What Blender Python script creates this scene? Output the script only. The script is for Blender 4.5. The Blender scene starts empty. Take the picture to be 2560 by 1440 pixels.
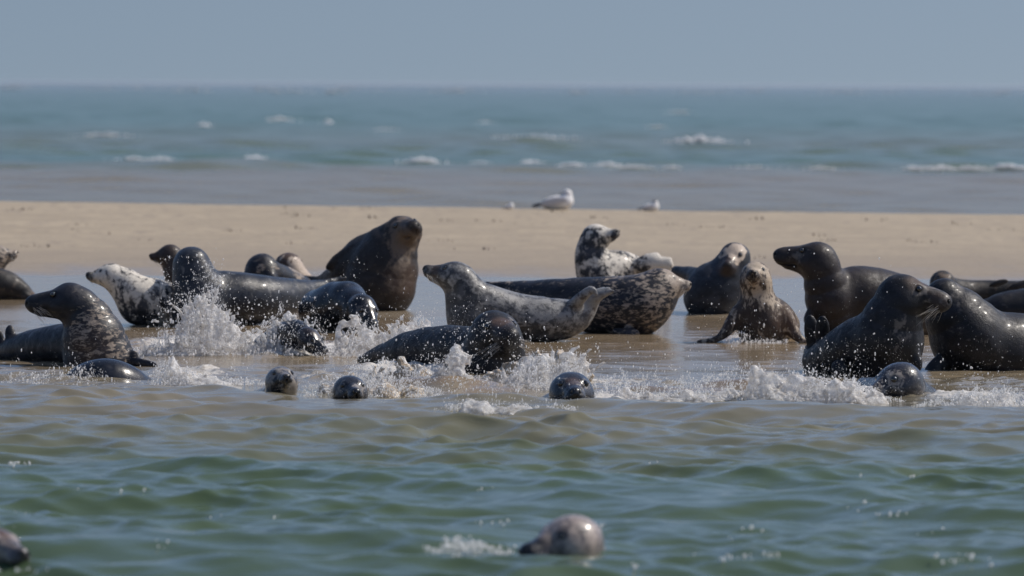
import bpy, math, random
import numpy as np
from mathutils import Matrix

# ------------------------------------------------------------------ camera, sky, sun, exposure
SC = bpy.context.scene
COL = SC.collection
FPX = 15000.0                 # focal length in pixels of the 2560 px wide photograph
CAMH = 2.0                    # eye height above the water (a small boat)
PITCH = 509.0 / 15000.0
ROLL = math.radians(0.27)
cam_data = bpy.data.cameras.new('camera')
cam = bpy.data.objects.new('camera', cam_data)
COL.objects.link(cam)
cam_data.sensor_width = 36.0
cam_data.lens = FPX / 2560.0 * 36.0
cam_data.clip_start = 0.5
cam_data.clip_end = 80000
cam_data.dof.use_dof = True
cam_data.dof.focus_distance = 41.0
cam_data.dof.aperture_fstop = 3.6
SC.camera = cam
_f = np.array([0, math.cos(PITCH), -math.sin(PITCH)])
_r0 = np.array([1.0, 0, 0])
_u0 = np.cross(_r0, _f)
CR = math.cos(ROLL) * _r0 + math.sin(ROLL) * _u0
CU = -math.sin(ROLL) * _r0 + math.cos(ROLL) * _u0
CF = _f
CP = np.array([0, 0, CAMH])
cam.matrix_world = Matrix(((CR[0], CU[0], -CF[0], 0), (CR[1], CU[1], -CF[1], 0), (CR[2], CU[2], -CF[2], CAMH), (0, 0, 0, 1)))

SUN_EL, SUN_AZ = math.radians(47), math.radians(72)     # azimuth measured from +Y (view direction) towards +X (right)
world = bpy.data.worlds.new('World')
SC.world = world
world.use_nodes = True
wn = world.node_tree.nodes
sky = wn.new('ShaderNodeTexSky')
sky.sky_type = 'NISHITA'
sky.sun_disc = False
sky.sun_elevation = SUN_EL
sky.sun_rotation = SUN_AZ
sky.air_density = 1.0
sky.dust_density = 1.7
sky.ozone_density = 3.0
wt = world.node_tree
tc = wn.new('ShaderNodeTexCoord')
va = wn.new('ShaderNodeVectorMath'); va.operation = 'ADD'; va.inputs[1].default_value = (0, 0, .16)   # hazy horizon: as bright and blue as the sky a little above it
vn = wn.new('ShaderNodeVectorMath'); vn.operation = 'NORMALIZE'
wt.links.new(tc.outputs['Generated'], va.inputs[0]); wt.links.new(va.outputs[0], vn.inputs[0]); wt.links.new(vn.outputs[0], sky.inputs[0])
tint = wn.new('ShaderNodeMix'); tint.data_type = 'RGBA'; tint.blend_type = 'MULTIPLY'
tint.inputs[0].default_value = 1.0; tint.inputs[7].default_value = (1.125, .975, .885, 1)
szn = wn.new('ShaderNodeSeparateXYZ'); wt.links.new(tc.outputs['Generated'], szn.inputs[0])
mrn = wn.new('ShaderNodeMapRange'); mrn.inputs[1].default_value = .02; mrn.inputs[2].default_value = .30
wt.links.new(szn.outputs[2], mrn.inputs[0])
tm = wn.new('ShaderNodeMix'); tm.data_type = 'RGBA'          # the haze greys the sky low down; higher up it is clear blue
tm.inputs[6].default_value = (1.07, .97, .90, 1); tm.inputs[7].default_value = (1.30, 1.37, 1.46, 1)
wt.links.new(mrn.outputs[0], tm.inputs[0]); wt.links.new(tm.outputs[2], tint.inputs[7])
wt.links.new(sky.outputs[0], tint.inputs[6]); wt.links.new(tint.outputs[2], wn['Background'].inputs[0])
wn['Background'].inputs[1].default_value = 0.088
sun_data = bpy.data.lights.new('sun', 'SUN')
sun_data.energy = 4.2
sun_data.angle = math.radians(0.5)
sun_data.color = (1.0, 0.93, 0.84)
sun = bpy.data.objects.new('sun', sun_data)
COL.objects.link(sun)
sd = np.array([math.sin(SUN_AZ) * math.cos(SUN_EL), math.cos(SUN_AZ) * math.cos(SUN_EL), math.sin(SUN_EL)])
from mathutils import Vector
sun.rotation_euler = Vector(sd).to_track_quat('Z', 'Y').to_euler()
sun.location = (20, 20, 40)
SC.view_settings.view_transform = 'Standard'
SC.view_settings.look = 'None'
SC.view_settings.exposure = 0.0
SC.view_settings.gamma = 1.0
SC.render.engine = 'CYCLES'
SC.cycles.max_bounces = 6
SC.cycles.caustics_reflective = False
SC.cycles.caustics_refractive = False

# ------------------------------------------------------------------ helpers
def ray(px, py):
    d = CF + (px - 1280.0) / FPX * CR - (py - 720.0) / FPX * CU
    return d

def at(px, py, Y):
    d = ray(px, py)
    return CP + d * (Y / d[1])

def ground(px, py, z=0.0):
    d = ray(px, py)
    return CP + d * ((z - CAMH) / d[2])

def tag(o, label=None, cat=None, group=None, kind=None):
    if label: o['label'] = label
    if cat: o['category'] = cat
    if group: o['group'] = group
    if kind: o['kind'] = kind
    return o

def mesh_obj(name, V, F, mat, parent=None, loc=None, smooth=True, attrs=None):
    """V (n,3) array, F (m,k) int array (k = 3 or 4); V in the coordinates of the parent / of loc"""
    V = np.asarray(V, dtype=np.float64)
    F = np.asarray(F, dtype=np.int32)
    me = bpy.data.meshes.new(name)
    me.vertices.add(len(V))
    me.vertices.foreach_set('co', V.astype(np.float32).ravel())
    k = F.shape[1]
    me.loops.add(F.size)
    me.loops.foreach_set('vertex_index', F.ravel())
    me.polygons.add(len(F))
    me.polygons.foreach_set('loop_start', np.arange(0, F.size, k, dtype=np.int32))
    me.polygons.foreach_set('loop_total', np.full(len(F), k, dtype=np.int32))
    me.update(calc_edges=True)
    if smooth:
        me.polygons.foreach_set('use_smooth', np.ones(len(F), dtype=bool))
    if attrs:
        for an, av in attrs.items():
            if av.ndim == 2:
                a = me.attributes.new(an, 'FLOAT_COLOR', 'POINT')
                a.data.foreach_set('color', av.astype(np.float32).ravel())
            else:
                a = me.attributes.new(an, 'FLOAT', 'POINT')
                a.data.foreach_set('value', av.astype(np.float32).ravel())
    me.materials.append(mat)
    o = bpy.data.objects.new(name, me)
    COL.objects.link(o)
    if parent is not None:
        o.parent = parent
    if loc is not None:
        o.location = loc
    return o

def _hash(ix, iy, iz, seed):
    with np.errstate(over='ignore'):
        h = (ix.astype(np.int64) * 374761393 + iy.astype(np.int64) * 668265263 + iz.astype(np.int64) * 2147483647 + seed * 1274126177) & 0xFFFFFFFF
        h = ((h ^ (h >> 13)) * 1274126177) & 0xFFFFFFFF
        h = h ^ (h >> 16)
    return (h & 0xFFFF) / 65535.0

def vnoise2(x, y, seed=0):
    ix = np.floor(x); iy = np.floor(y)
    fx = x - ix; fy = y - iy
    fx = fx * fx * (3 - 2 * fx); fy = fy * fy * (3 - 2 * fy)
    z = np.zeros_like(ix)
    a = _hash(ix, iy, z, seed); b = _hash(ix + 1, iy, z, seed)
    c = _hash(ix, iy + 1, z, seed); d = _hash(ix + 1, iy + 1, z, seed)
    return (a * (1 - fx) + b * fx) * (1 - fy) + (c * (1 - fx) + d * fx) * fy

def vnoise3(x, y, z, seed=0):
    iz = np.floor(z); fz = z - iz; fz = fz * fz * (3 - 2 * fz)
    ix = np.floor(x); iy = np.floor(y)
    fx = x - ix; fy = y - iy
    fx = fx * fx * (3 - 2 * fx); fy = fy * fy * (3 - 2 * fy)
    out = 0
    for dz, wz in ((0, 1 - fz), (1, fz)):
        a = _hash(ix, iy, iz + dz, seed); b = _hash(ix + 1, iy, iz + dz, seed)
        c = _hash(ix, iy + 1, iz + dz, seed); d = _hash(ix + 1, iy + 1, iz + dz, seed)
        out = out + wz * ((a * (1 - fx) + b * fx) * (1 - fy) + (c * (1 - fx) + d * fx) * fy)
    return out

def fbm2(x, y, seed=0, octv=4):
    s = 0; a = .5; t = 0
    for i in range(octv):
        s = s + a * vnoise2(x, y, seed + i * 17); t += a
        x = x * 2.03; y = y * 2.03; a *= .5
    return s / t

def sstep(a, b, x):
    t = np.clip((x - a) / (b - a), 0, 1)
    return t * t * (3 - 2 * t)

# ------------------------------------------------------------------ materials
def new_mat(name):
    m = bpy.data.materials.new(name)
    m.use_nodes = True
    nt = m.node_tree
    return m, nt, nt.nodes, nt.nodes['Principled BSDF']

def ramp(nt, fac, stops):
    r = nt.nodes.new('ShaderNodeValToRGB')
    while len(r.color_ramp.elements) < len(stops):
        r.color_ramp.elements.new(0.5)
    for e, (p, c) in zip(r.color_ramp.elements, stops):
        e.position = p
        e.color = (*c, 1) if not np.isscalar(c) else (c, c, c, 1)
    nt.links.new(fac, r.inputs[0])
    return r.outputs[0]

def noise(nt, vec, scale, detail=3, rough=.55, dist=0.0):
    n = nt.nodes.new('ShaderNodeTexNoise')
    n.inputs['Scale'].default_value = scale
    n.inputs['Detail'].default_value = detail
    n.inputs['Roughness'].default_value = rough
    n.inputs['Distortion'].default_value = dist
    nt.links.new(vec, n.inputs['Vector'])
    return n.outputs['Fac']

def mapping(nt, vec, scale=(1, 1, 1), rot=(0, 0, 0)):
    m = nt.nodes.new('ShaderNodeMapping')
    m.inputs['Scale'].default_value = scale
    m.inputs['Rotation'].default_value = rot
    nt.links.new(vec, m.inputs['Vector'])
    return m.outputs[0]

def math_n(nt, op, a, b=None, clamp=False):
    n = nt.nodes.new('ShaderNodeMath')
    n.operation = op
    n.use_clamp = clamp
    for i, v in enumerate((a, b)):
        if v is None: continue
        if isinstance(v, (int, float)): n.inputs[i].default_value = v
        else: nt.links.new(v, n.inputs[i])
    return n.outputs[0]

def mixc(nt, fac, a, b):
    n = nt.nodes.new('ShaderNodeMix')
    n.data_type = 'RGBA'
    if isinstance(fac, (int, float)): n.inputs[0].default_value = fac
    else: nt.links.new(fac, n.inputs[0])
    for i, v in ((6, a), (7, b)):
        if isinstance(v, tuple): n.inputs[i].default_value = (*v, 1)
        else: nt.links.new(v, n.inputs[i])
    return n.outputs[2]

def maprange(nt, v, a, b, c, d):
    n = nt.nodes.new('ShaderNodeMapRange')
    n.interpolation_type = 'SMOOTHSTEP'
    nt.links.new(v, n.inputs[0])
    for i, x in zip((1, 2, 3, 4), (a, b, c, d)): n.inputs[i].default_value = x
    return n.outputs[0]

def bump(nt, h, strength, dist=0.01, normal=None):
    b = nt.nodes.new('ShaderNodeBump')
    b.inputs['Strength'].default_value = strength
    b.inputs['Distance'].default_value = dist
    nt.links.new(h, b.inputs['Height'])
    if normal is not None: nt.links.new(normal, b.inputs['Normal'])
    return b.outputs[0]

def attr(nt, name):
    a = nt.nodes.new('ShaderNodeAttribute')
    a.attribute_name = name
    return a

def objco(nt):
    return nt.nodes.new('ShaderNodeTexCoord').outputs['Object']

_pelts = {}
def pelt(name, dark, pale, scale=16.0, rough=0.44, coat=0.10, brown=(0.085, 0.050, 0.032), stretch=(1, 1, 1), soft=1.0, bk=1.0):
    """seal fur; attribute mask: R how pale / blotched, G black muzzle, B brown tint"""
    if name in _pelts: return _pelts[name]
    m, nt, N, P = new_mat(name)
    oc = objco(nt)
    mk = attr(nt, 'mask')
    sep = nt.nodes.new('ShaderNodeSeparateColor')
    nt.links.new(mk.outputs['Color'], sep.inputs[0])
    n1 = noise(nt, mapping(nt, oc, stretch), scale, 3.5, .6, .55)
    n2 = noise(nt, mapping(nt, oc, stretch), scale * 2.6, 2, .5, .3)
    nn = math_n(nt, 'ADD', math_n(nt, 'MULTIPLY', n1, .72), math_n(nt, 'MULTIPLY', n2, .28))
    nn = maprange(nt, nn, .30, .70, 0, 1)
    f = math_n(nt, 'ADD', nn, math_n(nt, 'SUBTRACT', math_n(nt, 'MULTIPLY', sep.outputs[0], 1.1), 1.05))
    f = maprange(nt, f, -.13 * soft, .20 * soft, 0, 1)
    big = noise(nt, mapping(nt, oc, (1, 1, 1.6)), 7.0, 3, .6, .6)
    dk = mixc(nt, maprange(nt, big, .33, .72, 0, 1), tuple(c * .55 for c in dark), tuple(c * 1.6 for c in dark))
    dk = mixc(nt, sep.outputs[2], dk, brown)
    pv = noise(nt, mapping(nt, oc, (1, 1, 1)), 55, 4, .7)
    pl = mixc(nt, pv, tuple(c * .62 for c in pale), tuple(c * 1.3 for c in pale))
    c = mixc(nt, f, dk, pl)
    c = mixc(nt, sep.outputs[1], c, (.007, .007, .009))
    nt.links.new(c, P.inputs['Base Color'])
    fine = noise(nt, mapping(nt, oc, (1, 1, 1)), 120.0, 2, .6)
    wr = noise(nt, oc, 26.0, 3, .6, .4)
    b1 = bump(nt, wr, .20 * bk, .016)
    b2 = bump(nt, fine, .55 * bk, .005, b1)
    nt.links.new(b2, P.inputs['Normal'])
    rr = maprange(nt, wr, .3, .7, rough * .8, rough * 1.35)
    nt.links.new(rr, P.inputs['Roughness'])
    P.inputs['Specular IOR Level'].default_value = .24
    P.inputs['Coat Weight'].default_value = coat
    P.inputs['Coat Roughness'].default_value = .16
    _pelts[name] = m
    return m

def plain(name, col, rough=.5, spec=.5, coat=0.0):
    m, nt, N, P = new_mat(name)
    oc = objco(nt)
    n = noise(nt, oc, 60, 3)
    c = mixc(nt, n, tuple(x * .75 for x in col), tuple(min(1, x * 1.25) for x in col))
    nt.links.new(c, P.inputs['Base Color'])
    P.inputs['Roughness'].default_value = rough
    P.inputs['Specular IOR Level'].default_value = spec
    P.inputs['Coat Weight'].default_value = coat
    return m

M_EYE = plain('dark wet eye', (.006, .005, .005), .08, .6, .6)
M_NOSTRIL = plain('black nostril', (.003, .003, .003), .5, .3)
M_WHISKER = plain('pale whisker', (.42, .38, .33), .45)
M_WHISKER_DARK = plain('dark whisker', (.10, .09, .08), .4)

# ------------------------------------------------------------------ signed distance modelling
class Field:
    """union of distance fields on a grid, meshed with surface nets"""
    def __init__(self, h):
        self.h = h; self.prims = []
    def add(self, fn, lo, hi, k=.02, sub=False):
        self.prims.append((fn, np.asarray(lo, float), np.asarray(hi, float), k, sub))
    def chain(self, pts, rad, k=.03, folds=0.0):
        """smooth tube through pts (n,3) with radii; folds: height of rings of loose skin around it"""
        pts = np.asarray(pts, float); rad = np.asarray(rad, float)
        n = len(pts)
        if n > 2:
            P, R = [], []
            ext = np.vstack([2 * pts[0] - pts[1], pts, 2 * pts[-1] - pts[-2]])
            er = np.concatenate([[rad[0]], rad, [rad[-1]]])
            for i in range(n - 1):
                p0, p1, p2, p3 = ext[i:i + 4]; r0, r1, r2, r3 = er[i:i + 4]
                ns = int(np.clip(np.ceil(np.linalg.norm(p2 - p1) / (.014 if folds else .022)), 3, 16))
                for t in np.linspace(0, 1, ns + 1)[: ns if i < n - 2 else ns + 1]:
                    w = np.array([-.5 * t ** 3 + t ** 2 - .5 * t, 1.5 * t ** 3 - 2.5 * t ** 2 + 1, -1.5 * t ** 3 + 2 * t ** 2 + .5 * t, .5 * t ** 3 - .5 * t ** 2])
                    P.append(w[0] * p0 + w[1] * p1 + w[2] * p2 + w[3] * p3)
                    R.append(w[0] * r0 + w[1] * r1 + w[2] * r2 + w[3] * r3)
            P = np.array(P); R = np.maximum(np.array(R), .003)
            if folds:
                sl = np.concatenate([[0], np.cumsum(np.linalg.norm(np.diff(P, axis=0), axis=1))])
                R = R + folds * np.sin(2 * np.pi * (sl / .105 + .35 * np.sin(sl * 9))) * (sl > .05)
        else:
            P, R = pts, rad
        def fn(X, P=P, R=R):
            d = None
            for i in range(len(P) - 1):
                a, b = P[i], P[i + 1]
                ba = b - a; l2 = ba @ ba + 1e-12
                pa = X - a.astype(np.float32)
                t = np.clip((pa @ ba.astype(np.float32)) / l2, 0, 1)
                q = pa - t[..., None] * ba.astype(np.float32)
                e = np.sqrt((q * q).sum(-1)) - (R[i] + (R[i + 1] - R[i]) * t)
                d = e if d is None else np.minimum(d, e)
            return d
        m = R.max()
        self.add(fn, P.min(0) - m, P.max(0) + m, k)
    def ell(self, c, r, M=None, k=.02, sub=False):
        """ellipsoid, M rows = its axes"""
        c = np.asarray(c, float); r = np.asarray(r, float)
        M = np.eye(3) if M is None else np.asarray(M, float)
        def fn(X, c=c.astype(np.float32), r=r.astype(np.float32), M=M.astype(np.float32)):
            q = (X - c) @ M.T
            k0 = np.sqrt(((q / r) ** 2).sum(-1)); k1 = np.sqrt(((q / r ** 2) ** 2).sum(-1)) + 1e-9
            return k0 * (k0 - 1) / k1
        e = np.sqrt(((M.T * r) ** 2).sum(1))
        self.add(fn, c - e, c + e, k, sub)
    def value(self, X):
        F = np.full(X.shape[:-1], 9.0, np.float32)
        for fn, lo, hi, k, sub in self.prims:
            d = fn(X)
            F = self._comb(F, d, k, sub)
        return F
    @staticmethod
    def _comb(F, d, k, sub):
        if sub:
            h = np.maximum(k - np.abs(F + d), 0) / k
            return np.maximum(F, -d) + h * h * k * .25
        h = np.maximum(k - np.abs(F - d), 0) / k
        return np.minimum(F, d) - h * h * k * .25
    def mesh(self, zmin=None, rough=None):
        h = self.h
        lo = np.min([p[1] for p in self.prims if not p[4]], 0) - 3 * h - .02
        hi = np.max([p[2] for p in self.prims if not p[4]], 0) + 3 * h + .02
        if zmin is not None: lo[2] = max(lo[2], zmin)
        n = np.ceil((hi - lo) / h).astype(int) + 1
        ax = [(lo[i] + h * np.arange(n[i])).astype(np.float32) for i in range(3)]
        F = np.full(n, 9.0, np.float32)
        for fn, plo, phi, k, sub in self.prims:
            m = k + 2.5 * h
            i0 = np.clip(np.floor((plo - m - lo) / h).astype(int), 0, n - 1)
            i1 = np.clip(np.ceil((phi + m - lo) / h).astype(int) + 1, 1, n)
            if np.any(i1 <= i0): continue
            sl = tuple(slice(a, b) for a, b in zip(i0, i1))
            X = np.stack(np.meshgrid(ax[0][sl[0]], ax[1][sl[1]], ax[2][sl[2]], indexing='ij'), -1)
            F[sl] = self._comb(F[sl], fn(X), k, sub)
        if rough is not None:
            near = np.abs(F) < max(rough[0] * 3, .03)
            idx = np.argwhere(near)
            x, y, z = (ax[i][idx[:, i]].astype(float) for i in range(3))
            v = 0
            for s, a, sd_ in rough[1]:
                v = v + a * (vnoise3(x * s, y * s, z * s, sd_) * 2 - 1)
            F[near] = F[near] + (rough[0] * v).astype(np.float32)
        return surface_nets(F, lo, h)

def surface_nets(F, lo, h):
    S = F < 0
    nx, ny, nz = F.shape
    c = np.zeros((nx - 1, ny - 1, nz - 1), np.int8)
    corners = [(i, j, k) for i in (0, 1) for j in (0, 1) for k in (0, 1)]
    for i, j, k in corners:
        c += S[i:nx - 1 + i, j:ny - 1 + j, k:nz - 1 + k]
    act = (c > 0) & (c < 8)
    idx = np.argwhere(act)
    vid = np.full(act.shape, -1, np.int32)
    vid[act] = np.arange(len(idx))
    pos = np.zeros((len(idx), 3)); cnt = np.zeros(len(idx))
    for a in corners:
        for d in range(3):
            if a[d] == 1: continue
            b = list(a); b[d] = 1
            fa = F[idx[:, 0] + a[0], idx[:, 1] + a[1], idx[:, 2] + a[2]].astype(float)
            fb = F[idx[:, 0] + b[0], idx[:, 1] + b[1], idx[:, 2] + b[2]].astype(float)
            x = (fa < 0) != (fb < 0)
            t = np.where(x, fa / np.where(x, fa - fb, 1), 0)
            p = np.tile(np.array(a, float), (len(idx), 1)); p[:, d] = t
            pos[x] += p[x]; cnt[x] += 1
    V = lo + h * (idx + pos / cnt[:, None])
    Q = []
    for d in range(3):
        o1, o2 = [(1, 2), (2, 0), (0, 1)][d]
        sl0 = [slice(1, n - 1) for n in F.shape]; sl1 = list(sl0)
        sl0[d] = slice(0, F.shape[d] - 1); sl1[d] = slice(1, F.shape[d])
        s0, s1 = S[tuple(sl0)], S[tuple(sl1)]
        e = np.argwhere(s0 != s1)
        flip = s0[tuple(e.T)]
        g = e + 1; g[:, d] = e[:, d]
        def cell(a, b):
            q = g.copy(); q[:, o1] -= a; q[:, o2] -= b
            return vid[q[:, 0], q[:, 1], q[:, 2]]
        q = np.stack([cell(1, 1), cell(0, 1), cell(0, 0), cell(1, 0)], 1)
        q[~flip] = q[~flip][:, ::-1]
        Q.append(q)
    Q = np.concatenate(Q)
    Q = Q[(Q >= 0).all(1)]
    # two light smoothing passes
    ed = np.concatenate([Q[:, [0, 1]], Q[:, [1, 2]], Q[:, [2, 3]], Q[:, [3, 0]]])
    for w in (.5, -.35, .5, -.4, .5, -.45, .5, -.45):
        acc = np.zeros_like(V); n_ = np.zeros(len(V))
        for d in range(3):
            acc[:, d] = np.bincount(ed[:, 0], V[ed[:, 1], d], len(V)) + np.bincount(ed[:, 1], V[ed[:, 0], d], len(V))
        n_ = np.bincount(ed[:, 0], minlength=len(V)) + np.bincount(ed[:, 1], minlength=len(V))
        V = V + w * (acc / np.maximum(n_, 1)[:, None] - V)
    return V, Q

def uv_ball(c, r, M=None, nu=12, nv=8):
    c = np.asarray(c, float); r = np.asarray(r, float) * np.ones(3)
    V = [[0, 0, 1.0]]
    for j in range(1, nv):
        th = math.pi * j / nv
        for i in range(nu):
            ph = 2 * math.pi * i / nu
            V.append([math.sin(th) * math.cos(ph), math.sin(th) * math.sin(ph), math.cos(th)])
    V.append([0, 0, -1.0])
    V = np.array(V) * r
    if M is not None: V = V @ np.asarray(M)
    V = V + c
    F = []
    for i in range(nu):
        F.append((0, 0, 1 + i, 1 + (i + 1) % nu))
    Fq = []
    for j in range(nv - 2):
        for i in range(nu):
            a = 1 + j * nu + i; b = 1 + j * nu + (i + 1) % nu
            Fq.append((a, a + nu, b + nu)); Fq.append((a, b + nu, b))
    last = len(V) - 1
    for i in range(nu):
        Fq.append((0, 1 + i, 1 + (i + 1) % nu))
        a = 1 + (nv - 2) * nu + i; b = 1 + (nv - 2) * nu + (i + 1) % nu
        Fq.append((a, last, b))
    return V, np.array(Fq)

def hairs(lines, r):
    """each line (n,3) becomes a tapering three-sided tube"""
    Vs, Fs = [], []; o = 0
    for L in lines:
        n = len(L)
        t = L[-1] - L[0]; t = t / np.linalg.norm(t)
        a = np.cross(t, [.3, .2, .9]); a /= np.linalg.norm(a); b = np.cross(t, a)
        for i in range(n):
            rr = r * (1 - .75 * i / (n - 1))
            for k in range(3):
                an = 2.0944 * k
                Vs.append(L[i] + rr * (math.cos(an) * a + math.sin(an) * b))
        for i in range(n - 1):
            for k in range(3):
                p = o + i * 3 + k; q = o + i * 3 + (k + 1) % 3
                Fs.append((p, q, q + 3)); Fs.append((p, q + 3, p + 3))
        o += n * 3
    return np.array(Vs), np.array(Fs)

# ------------------------------------------------------------------ setting: sand bank
NOISE_RNG = np.random.default_rng(7)
def crest_z(x): return np.clip(.205 - .0085 * x, .06, .34)
def sand_z(x, y):
    flat = -.016 + .020 * (fbm2(x * .35, y * .8, 3, 4) - .5) + .010 * (fbm2(x * 1.6, y * 2.0, 9, 3) - .5)
    ridge = .034 * np.exp(-((y - 52.0 - .5 * np.sin(x * .5 + 1)) / 1.3) ** 2) * (.55 + .8 * (fbm2(x * .5, y * .3, 31, 2)))
    flat = flat + ridge
    near = sstep(44.5, 36.5, y)
    flat = flat * (1 - near) - .45 * near
    up = sstep(60.5, 88.0, y)
    upz = crest_z(x) * (.55 * up + .45 * np.clip((y - 61) / 25.7, 0, 1))
    bumps = .030 * (fbm2(x * .45, y * .30, 5, 4) - .5) + .010 * (fbm2(x * 1.8, y * .9, 11, 3) - .5)
    z = np.where(y < 61, flat, flat * np.clip(1 - (y - 61) / 3, 0, 1) + upz)
    z = z + bumps * sstep(62, 70, y) * 1.0
    down = sstep(86.8, 93.5, y)
    z = z * (1 - down) - .6 * down
    return z

def fan_grid(ys, us, half):
    """rows at depth ys, columns at lateral fractions us times half(y)"""
    Y, U = np.meshgrid(ys, us, indexing='ij')
    return U * half(Y), Y

def grid_faces(r, c):
    i = np.arange(r * c).reshape(r, c)
    return np.stack([i[:-1, :-1], i[:-1, 1:], i[1:, 1:], i[1:, :-1]], -1).reshape(-1, 4)

def lateral(n, inner=1.25, outer=6.0, extra=24):
    core = np.linspace(-inner, inner, n)
    w = inner + (outer - inner) * (np.linspace(0, 1, extra + 1)[1:] ** 1.8)
    return np.concatenate([-w[::-1], core, w])

half = lambda y: .0853 * y
ys = np.concatenate([np.linspace(30, 40, 24), np.linspace(40.3, 64, 130), np.linspace(64.3, 90, 150), np.linspace(90.6, 104, 24)])
us = lateral(330)
X, Y = fan_grid(ys, us, half)
Z = sand_z(X, Y)
m, nt, N, P = new_mat('wet and dry sand')
geo = nt.nodes.new('ShaderNodeNewGeometry')
sepx = nt.nodes.new('ShaderNodeSeparateXYZ')
nt.links.new(geo.outputs['Position'], sepx.inputs[0])
n_big = noise(nt, mapping(nt, geo.outputs['Position'], (.5, .16, 1)), 1.0, 4, .6)
n_str = noise(nt, mapping(nt, geo.outputs['Position'], (.35, 1.0, 1)), 1.6, 5, .65)
n_fine = noise(nt, mapping(nt, geo.outputs['Position'], (1, .5, 1)), 9, 4, .65)
yw = math_n(nt, 'ADD', sepx.outputs[1], math_n(nt, 'MULTIPLY', math_n(nt, 'SUBTRACT', n_big, .5), 14.0))
dry = maprange(nt, yw, 64.5, 75.5, 0, 1)
wetc = mixc(nt, n_str, (.22, .172, .118), (.30, .238, .164))
dryc = mixc(nt, maprange(nt, n_str, .3, .7, 0, 1), (.275, .216, .142), (.395, .315, .208))
c = mixc(nt, dry, wetc, dryc)
marks = maprange(nt, math_n(nt, 'MULTIPLY', noise(nt, mapping(nt, geo.outputs['Position'], (1.6, .45, 1)), 3.2, 5, .72), n_str), .25, .38, 0, .75)
c = mixc(nt, math_n(nt, 'MULTIPLY', marks, dry), c, (.20, .155, .11))
nt.links.new(c, P.inputs['Base Color'])
wet_r = maprange(nt, yw, 60.5, 66.0, .16, .62)
nt.links.new(wet_r, P.inputs['Roughness'])
P.inputs['Specular IOR Level'].default_value = .4
bb = bump(nt, n_fine, .5, .03)
nt.links.new(bb, P.inputs['Normal'])
o = mesh_obj('sand', np.stack([X, Y, Z], -1).reshape(-1, 3), grid_faces(*X.shape), m)
tag(o, kind='structure')

# ------------------------------------------------------------------ setting: water
def wave_field(x, y, n, lmin, lmax, steep, seed, spread=55, main=90, dispx=True):
    rng = np.random.default_rng(seed)
    lam = np.exp(rng.uniform(math.log(lmin), math.log(lmax), n))
    th = np.radians(main + rng.normal(0, spread, n))
    ph = rng.uniform(0, 2 * math.pi, n)
    z = np.zeros_like(x); dx = np.zeros_like(x); dy = np.zeros_like(x)
    for l, t, p in zip(lam, th, ph):
        k = 2 * math.pi / l
        a = steep / k * rng.uniform(.6, 1.4)
        q = k * (x * math.cos(t) + y * math.sin(t)) + p
        z += a * np.cos(q)
        dx -= a * math.cos(t) * np.sin(q); dy -= a * math.sin(t) * np.sin(q)
    return z, dx, dy

# foam patches lying on the water: (photo x, photo y of the water line, half width px, half depth m, strength)
FOAM = [(560, 862, 260, 1.6, 1.0), (420, 870, 110, 1.0, .8), (760, 880, 200, 1.2, 1.0), (960, 868, 190, 1.5, 1.0),
        (1010, 925, 160, .9, .9), (1180, 950, 260, .9, .55), (1360, 945, 160, 1.0, 1.0), (1250, 1012, 170, .35, .5),
        (1560, 965, 180, .9, .75), (1900, 965, 180, .9, .85), (2060, 985, 190, .7, 1.0), (2440, 995, 170, .6, .9),
        (1800, 995, 380, .45, .75), (1520, 1000, 90, .5, .9), (480, 935, 110, .8, .85), (640, 948, 160, .6, .6), (170, 945, 220, .5, .45),
        (820, 945, 110, .6, .7), (2440, 955, 140, .6, .5), (1880, 848, 90, .5, .8), (1430, 1004, 90, .22, .7), (702, 984, 70, .22, .6), (875, 990, 70, .22, .6), (265, 948, 120, .25, .5)]
def foam_at(x, y):
    f = np.zeros_like(x)
    for px, py, w, dep, s in FOAM:
        g = ground(px, py)
        sx = w / FPX * g[1]
        r2 = ((x - g[0]) / sx) ** 2 + ((y - g[1]) / dep) ** 2
        f = np.maximum(f, s * np.clip(1.35 - r2, 0, 1))
    return f

ys = np.concatenate([np.arange(21.0, 35, .030), np.arange(35, 46.5, .022), np.arange(46.5, 66, .06)])
us = lateral(560, 1.18, 5.5, 36)
X, Y = fan_grid(ys, us, half)
z1, dx1, dy1 = wave_field(X, Y, 46, .32, 2.0, .030, 5, 36, 84)
z3, dx3, dy3 = wave_field(X, Y, 40, .13, .55, .026, 15, 16, 68)
z4, dx4, dy4 = wave_field(X, Y, 40, .13, .55, .026, 16, 16, 115)
z3 = z3 + z4; dx3 = (dx3 + dx4) * 1.1; dy3 = (dy3 + dy4) * .75
patch = (.35 + 1.1 * vnoise2(X * .8, Y * .55, 61)) * (1 + .25 * sstep(31, 35, Y))
z1 = z1 + z3 * patch; dx1 = dx1 + dx3 * patch; dy1 = dy1 + dy3 * patch
z2, dx2, dy2 = wave_field(X, Y, 16, 1.6, 4.2, .020, 12, 28)
Y0 = np.interp(X, [-3.6, -3.2, -2.45, -1.7, -.95, .37, 1.8, 3.2, 6], [40.9, 40.6, 39.3, 37.95, 37.55, 36.85, 36.65, 36.45, 36.3]) + .12 * np.sin(X * 2.3)
ampw = 1 - .35 * sstep(-1.5, -.3, Y - Y0) - .43 * sstep(-.3, .9, Y - Y0) - .16 * sstep(40.5, 44, Y) * sstep(0, 1, Y - Y0)
ampw = (ampw + .07 * sstep(39, 41, Y)) * (1 - .45 * sstep(46, 55, Y)) * (1 - sstep(63, 66, Y))
amp2 = 1 - .98 * sstep(-1.5, .6, Y - Y0)
Z = z1 * ampw * .95 + z2 * amp2
XX = X + dx1 * ampw * 1.15; YY = Y + dy1 * ampw * .8
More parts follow.
